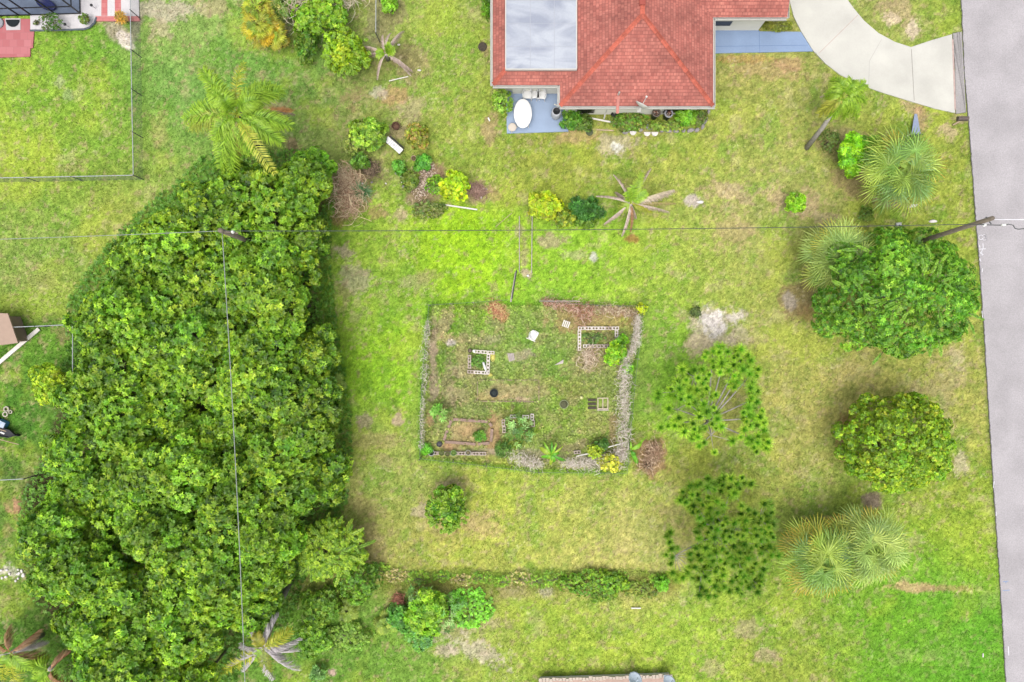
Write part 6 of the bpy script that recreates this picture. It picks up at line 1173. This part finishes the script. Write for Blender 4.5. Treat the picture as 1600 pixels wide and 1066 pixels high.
spiky('dry spiky tuft in the brown stalk heap', 1012, 726, 90, .5, [(120, 100, 74), (170, 145, 110), (96, 80, 60)], 3, .03)
# the feathery tree: sprays of fine leaflets on arching twigs
def add_sprays(t, hc, R_, n_, cols, seed, lr=(.5, .9), ll=.16, rx_=1.0, ry_=1.0, f0=.55, nl=34):
    rng = np.random.default_rng(seed); Vs, Fs, Cs, nv = [], [], [], 0
    for i in range(n_):
        a_ = rng.random() * 6.283; f_ = rng.uniform(f0, .95); A_ = np.array([math.cos(a_) * R_ * f_ * rx_, math.sin(a_) * R_ * f_ * ry_, hc + R_ * .75 * math.sqrt(max(0, 1 - f_ * f_)) - .1]); a2 = a_ + rng.normal() * .7; l_ = rng.uniform(*lr) * min(1, R_ * 1.12 - R_ * f_ + .25)
        B_ = A_ + np.array([math.cos(a2) * l_, math.sin(a2) * l_, rng.uniform(-.25, .2)]); cb_, ct_ = cols[rng.integers(len(cols))]
        V, F_, c = frond(rng, A_, B_, .1, nl, ll, (140, 140, 90), cb_, ct_, .8, .3, .03, fwd=.8); Vs.append(V); Fs.append(F_ + nv); Cs.append(c * .85); nv += len(V)
    return np_mesh('twig_sprays', np.vstack(Vs), np.vstack(Fs), LEAF, t, np.vstack(Cs))
add_sprays(bigtree, 3.2, 3.6, 55, (((100, 156, 40), (140, 190, 56)), ((120, 172, 48), (160, 204, 66))), 5, rx_=1.1, ry_=.94, lr=(.5, .9), f0=.25, ll=.13, nl=26)
for t_, hc_, R_, n_ in ((ct1, 1.5, 1.3, 40), (ct2, 1.4, 1.15, 46)): add_sprays(t_, hc_, R_, n_, (((110, 160, 40), (160, 196, 56)),), 6, lr=(.35, .6), ll=.12)
rng = np.random.default_rng(55); HC = 2.4; b_ = W(512, 862, HC); b_.z = 0; ftree = thing('feathery_tree', 'yellow feathery tree at the lower end of the thicket', 'tree', b_)
Vs, Fs, Cs, nv = [], [], [], 0; lb = MB(); lb.tube([(0, 0, -.1), (0.05, 0, 1.2), (0, 0, 1.9)], [.1, .08, .05], 8)
for i in range(150):
    a_ = i * 2.39996 + rng.normal() * .2; f_ = math.sqrt((i + .5) / 150); r0 = f_ * 1.75 * (1 + .22 * math.sin(2 * a_ + 2) + .15 * math.sin(5 * a_)); R1 = 2.15 + .35 * math.sin(3 * a_ + 1)
    A_ = np.array([math.cos(a_) * r0 * .75, math.sin(a_) * r0 * .75, HC + .5 - .9 * f_ + rng.normal() * .12]); a2 = a_ + rng.normal() * 1.1; l_ = rng.uniform(.4, 1.2); B_ = A_ + np.array([math.cos(a2) * l_, math.sin(a2) * l_, rng.uniform(-.5, .15)])
    cb_, ct_ = (((104, 146, 40), (150, 188, 52)), ((124, 164, 44), (178, 204, 64)), ((92, 134, 36), (134, 176, 46)))[rng.integers(3)]
    V, F_, c = frond(rng, A_, B_, .18, 40, .16, (150, 150, 80), cb_, ct_, .7, .3, .022, fwd=.9); Vs.append(V); Fs.append(F_ + nv); Cs.append(c); nv += len(V)
    if i % 5 == 0: lb.tube([(0, 0, 1.2 + rng.random() * .6), tuple(A_ * np.array([.5, .5, .8])), tuple(A_)], [.04, .025, .01], 5)
P, N_, cen = crown_pts(rng, 1.9, 1.75, 1.0, 40, .24, 1500, -.3, .4); V, F_, c = leaves(rng, P + np.array([0, 0, HC - .35]), N_, 7, .12, .045, palette(rng, len(P), [(150, 188, 46), (128, 170, 44), (172, 202, 60), (96, 140, 38)], None, 2.0) * np.array([1.04, 1, .8]), (-.2, .6))
Vs.append(V); Fs.append(F_ + nv); Cs.append(c)
np_mesh('crown', np.vstack(Vs), np.vstack(Fs), LEAF, ftree, np.vstack(Cs)); lb.build('trunk', BARK, ftree, True)
# pines
def pine(label, px, py, outline, trunkpx, hc, seed, n_=110, dk=1.0, halo=2.3):
    rng = np.random.default_rng(seed); b = W(*trunkpx); t = thing('pine_tree', label, 'pine', b, None)
    P = []; tries = 0
    while len(P) < n_ and tries < 6000:
        tries += 1; a = rng.uniform(min(q[0] for q in outline), max(q[0] for q in outline)); c = rng.uniform(min(q[1] for q in outline), max(q[1] for q in outline))
        if not inpoly(np.array([a]), np.array([c]), outline)[0]: continue
        if fbm(np.array([a / S]), np.array([c / S]), .75, seed + 7, 2)[0] < .41: continue
        if any(math.hypot(a - q[0], c - q[1]) < rng.uniform(5.2, 10) for q in P): continue
        P.append((a, c))
    hubs = []; mb = MB(); top = Vector((0, 0, hc * .9)); mb.tube([(0, 0, -.1), (.05, .05, hc * .5), top], [.14, .11, .07], 8)
    W3 = []
    for (a, c) in P:
        r_ = math.hypot(a - px, c - py) / 90; h_ = hc + 1.1 * (1 - min(1, r_)) + rng.normal() * .25; q = W(a, c, h_) - b; W3.append(np.array(q))
    W3 = np.array(W3); nb = 15; cen = W3[rng.choice(len(W3), nb, replace=False)]
    for it in range(4):
        lab = np.argmin(((W3[:, None] - cen[None]) ** 2).sum(2), 1); cen = np.array([W3[lab == k].mean(0) if (lab == k).any() else cen[k] for k in range(nb)])
    for k in range(nb):
        c = Vector(cen[k]) + Vector((0, 0, -.35)); s0 = Vector((0, 0, hc * rng.uniform(.55, .85))); mb.tube([s0, s0.lerp(c, .5) + Vector((0, 0, .1)), c], [.06, .045, .028], 5)
        for q in W3[lab == k]: mb.tube([c, c.lerp(Vector(q), .6) + Vector((0, 0, -.08)), Vector(q)], [.024, .018, .01], 4, cap=False)
    mb.build('trunk', BARKG, t, True)
    m_ = 260; n2 = len(W3); nd = np.repeat(W3, m_, 0); d = rng.normal(size=(n2 * m_, 3)); d[:, 2] = np.abs(d[:, 2]) * .8 - .1; d /= np.linalg.norm(d, axis=1, keepdims=True)
    l = np.repeat(rng.uniform(.65, 1.25, (n2, 1)), m_, 0) * rng.uniform(.2, .38, (n2 * m_, 1)) * np.where(d[:, 2:3] > .5, .6, 1); s_ = np.cross(d, rng.normal(size=d.shape)); s_ /= np.linalg.norm(s_, axis=1, keepdims=True); s_ *= .0095
    V = np.stack([nd - s_, nd + s_, nd + d * l + s_ * .6, nd + d * l - s_ * .6], 1).reshape(-1, 3)
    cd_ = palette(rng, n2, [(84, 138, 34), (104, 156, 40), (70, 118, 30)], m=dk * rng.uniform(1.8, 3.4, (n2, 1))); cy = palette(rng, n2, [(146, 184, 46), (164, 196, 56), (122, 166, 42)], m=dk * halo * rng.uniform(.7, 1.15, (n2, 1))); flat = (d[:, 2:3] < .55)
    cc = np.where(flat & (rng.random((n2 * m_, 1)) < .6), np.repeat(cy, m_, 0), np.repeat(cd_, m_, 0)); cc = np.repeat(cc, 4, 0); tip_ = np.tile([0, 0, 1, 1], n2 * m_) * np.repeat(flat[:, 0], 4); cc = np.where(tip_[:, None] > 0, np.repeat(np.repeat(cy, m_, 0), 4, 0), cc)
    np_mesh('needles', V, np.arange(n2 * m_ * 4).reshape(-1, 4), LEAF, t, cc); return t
pine('sparse young pine nearer the garden plot, ground showing through', 1110, 628, [(1082, 560), (1120, 540), (1160, 545), (1185, 575), (1188, 630), (1202, 700), (1180, 708), (1150, 690), (1115, 712), (1085, 700), (1070, 680), (1022, 668), (1018, 620), (1055, 600), (1058, 575)], (1090, 650), 3.0, 41, 128, .95, 2.5)
pine('denser young pine below the other one, beside the fan palms', 1130, 838, [(1085, 750), (1130, 742), (1185, 750), (1205, 785), (1208, 830), (1220, 872), (1195, 878), (1185, 925), (1155, 928), (1120, 932), (1092, 935), (1085, 905), (1055, 905), (1040, 870), (1042, 835), (1062, 815), (1062, 770)], (1100, 815), 3.2, 42, 200, .8, 2.0)
# ------------------------------------------------------------ grass and weeds
rng = np.random.default_rng(9)
CLEAR = [(770, 558, 9), (766, 586, 6), (833, 524, 11), (884, 506, 9), (799, 558, 10), (873, 567, 9), (925, 631, 13), (941, 631, 13), (881, 631, 9), (772, 614, 9), (908, 621, 5), (687, 693, 6),
         (617, 230, 14), (647, 248, 5), (671, 255, 5), (675, 706, 7), (691, 707, 6), (700, 708, 6), (710, 706, 6), (732, 706, 6), (902, 708, 8), (734, 548, 6), (1403, 354, 9), (1425, 322, 9), (754, 73, 8), (921, 207, 6), (678, 706, 9), (692, 707, 9), (706, 707, 9), (720, 707, 9), (734, 707, 9), (748, 707, 9)]
def clear(px, py):
    ok = np.ones(len(px), bool)
    for a, b, r_ in CLEAR: ok &= np.hypot(px - a, py - b) > r_
    return ok
def mask_free(px, py):
    ok = clear(px, py)
    for poly in (ROAD, DRIVE, APRON, WALK, PATIO, GRAVEL, PAVERS, POOLDECK): ok &= ~inpoly(px, py, poly)
    ok &= ~((px > 775) & (px < 1112) & (py < 178)) & ~((px > 1100) & (px < 1186) & (py < 45))
    return ok
def grass(name, label, cat, px, py, h, blades, wd, spread, m=1.0, dens=None):
    ok = mask_free(px, py); px, py = px[ok], py[ok]; c = gcol(px, py); n_ = len(px)
    red = c[:, 0] / (c[:, 1] + 1e-6); keep = rng.random(n_) < np.clip(1.75 - red * 1.0, .12, 1); px, py, c = px[keep], py[keep], c[keep]; n_ = len(px)
    P = np.stack([(px - 800) / S, (533 - py) / S, np.full(n_, -.03)], 1); P = np.repeat(P, blades, 0); c = np.repeat(c, blades, 0); k = len(P)
    P[:, :2] += rng.normal(size=(k, 2)) * spread; a = rng.random(k) * 6.283; hh = h * rng.uniform(.5, 1.3, k); ln = rng.uniform(.3, 1.1, k)
    d = np.stack([np.cos(a) * ln * hh, np.sin(a) * ln * hh, hh], 1); s_ = np.stack([-np.sin(a), np.cos(a), np.zeros(k)], 1) * wd / 2
    V = np.stack([P - s_, P + s_, P + d + s_ * .3, P + d - s_ * .3], 1).reshape(-1, 3)
    cc = c * (m * rng.uniform(.75, 1.35, (k, 1)) * np.array([[1, 1.04, .9]])); cc = np.repeat(cc, 4, 0)
    o = np_mesh(name, V, np.arange(k * 4).reshape(-1, 4), GRASSM, None, cc); return tagp(o, label, cat, kind='stuff')
N = 230000; grass('grass', 'short mown yellow green lawn grass', 'grass', rng.uniform(-20, 1620, N), rng.uniform(-20, 1086, N), .07, 2, .03, .05, 1.15)
N = 8500; ga, gb = rng.uniform(655, 1005, N), rng.uniform(475, 738, N); ok = inpoly(ga, gb, GARDEN)
ga, gb = ga[ok], gb[ok]; c = gcol(ga, gb); ok = (rng.random(len(ga)) < np.clip(2.6 - 2.0 * c[:, 0] / c[:, 1], .03, 1)) & clear(ga, gb); ga, gb, c = ga[ok], gb[ok], c[ok]
P = np.stack([(ga - 800) / S, (533 - gb) / S, rng.uniform(.03, .14, len(ga))], 1); Nn = np.tile([[0, 0, 1.0]], (len(ga), 1)) + rng.normal(size=(len(ga), 3)) * .3; Nn /= np.linalg.norm(Nn, axis=1, keepdims=True)
V, F_, cc = leaves(rng, P, Nn, 5, .075, .05, c * rng.uniform(1.0, 1.9, (len(ga), 1)) * np.array([[1.12, 1.05, 1.0]]), (0, .6)); o = np_mesh('weeds', V, F_, LEAF, None, cc); tagp(o, 'low broad leaved weeds carpeting the fenced garden plot', 'weeds', kind='stuff')
N = 9000; sa, sb = rng.uniform(596, 1062, N), rng.normal(908, 11, N); sb = np.maximum(sb, 894 + 4 * np.sin(sa * .05)); grass('tall_grass', 'tall unmown tan and green grass strip below the lawn', 'tall grass', sa, sb, .13, 3, .02, .06, 1.6)
N = 5000; 
gl = []
for (a, b) in zip(GARDEN, GARDEN[1:] + GARDEN[:1]):
    n_ = int(math.hypot(b[0] - a[0], b[1] - a[1]) * 4); t_ = rng.random(n_); gl.append(np.stack([a[0] + (b[0] - a[0]) * t_, a[1] + (b[1] - a[1]) * t_], 1) + rng.normal(size=(n_, 2)) * 3)
gl = np.vstack(gl); grass('fence_grass', 'longer grass growing along the garden plot fence', 'tall grass', gl[:, 0], gl[:, 1], .11, 2, .02, .05, 1.2)
# low growth round the thicket's feet
ta, tb = rng.uniform(10, 560, 30000), rng.uniform(235, 1080, 30000); dd_ = pdist(ta, tb, THICKET); it = inpoly(ta, tb, THICKET); ok = (dd_ < np.where(it, 60, 20 + 10 * (tb > 860))) & ((ta > 100) | (it & (dd_ > 22))) ; ta, tb = ta[ok], tb[ok]
P = np.stack([(ta - 800) / S, (533 - tb) / S, rng.uniform(.05, .9, len(ta)) * np.where(it[ok], 1, .35)], 1); Nn = np.tile([[0, 0, 1.0]], (len(ta), 1)) + rng.normal(size=(len(ta), 3)) * .4; Nn /= np.linalg.norm(Nn, axis=1, keepdims=True)
V, F_, cc = leaves(rng, P, Nn, 6, .13, .06, palette(rng, len(ta), [(104, 160, 46), (84, 136, 38), (128, 176, 56)], m=1.6), (0, .7)); o = np_mesh('undergrowth', V, F_, LEAF, None, cc); tagp(o, 'low leafy undergrowth round the foot of the thicket', 'undergrowth', kind='stuff')
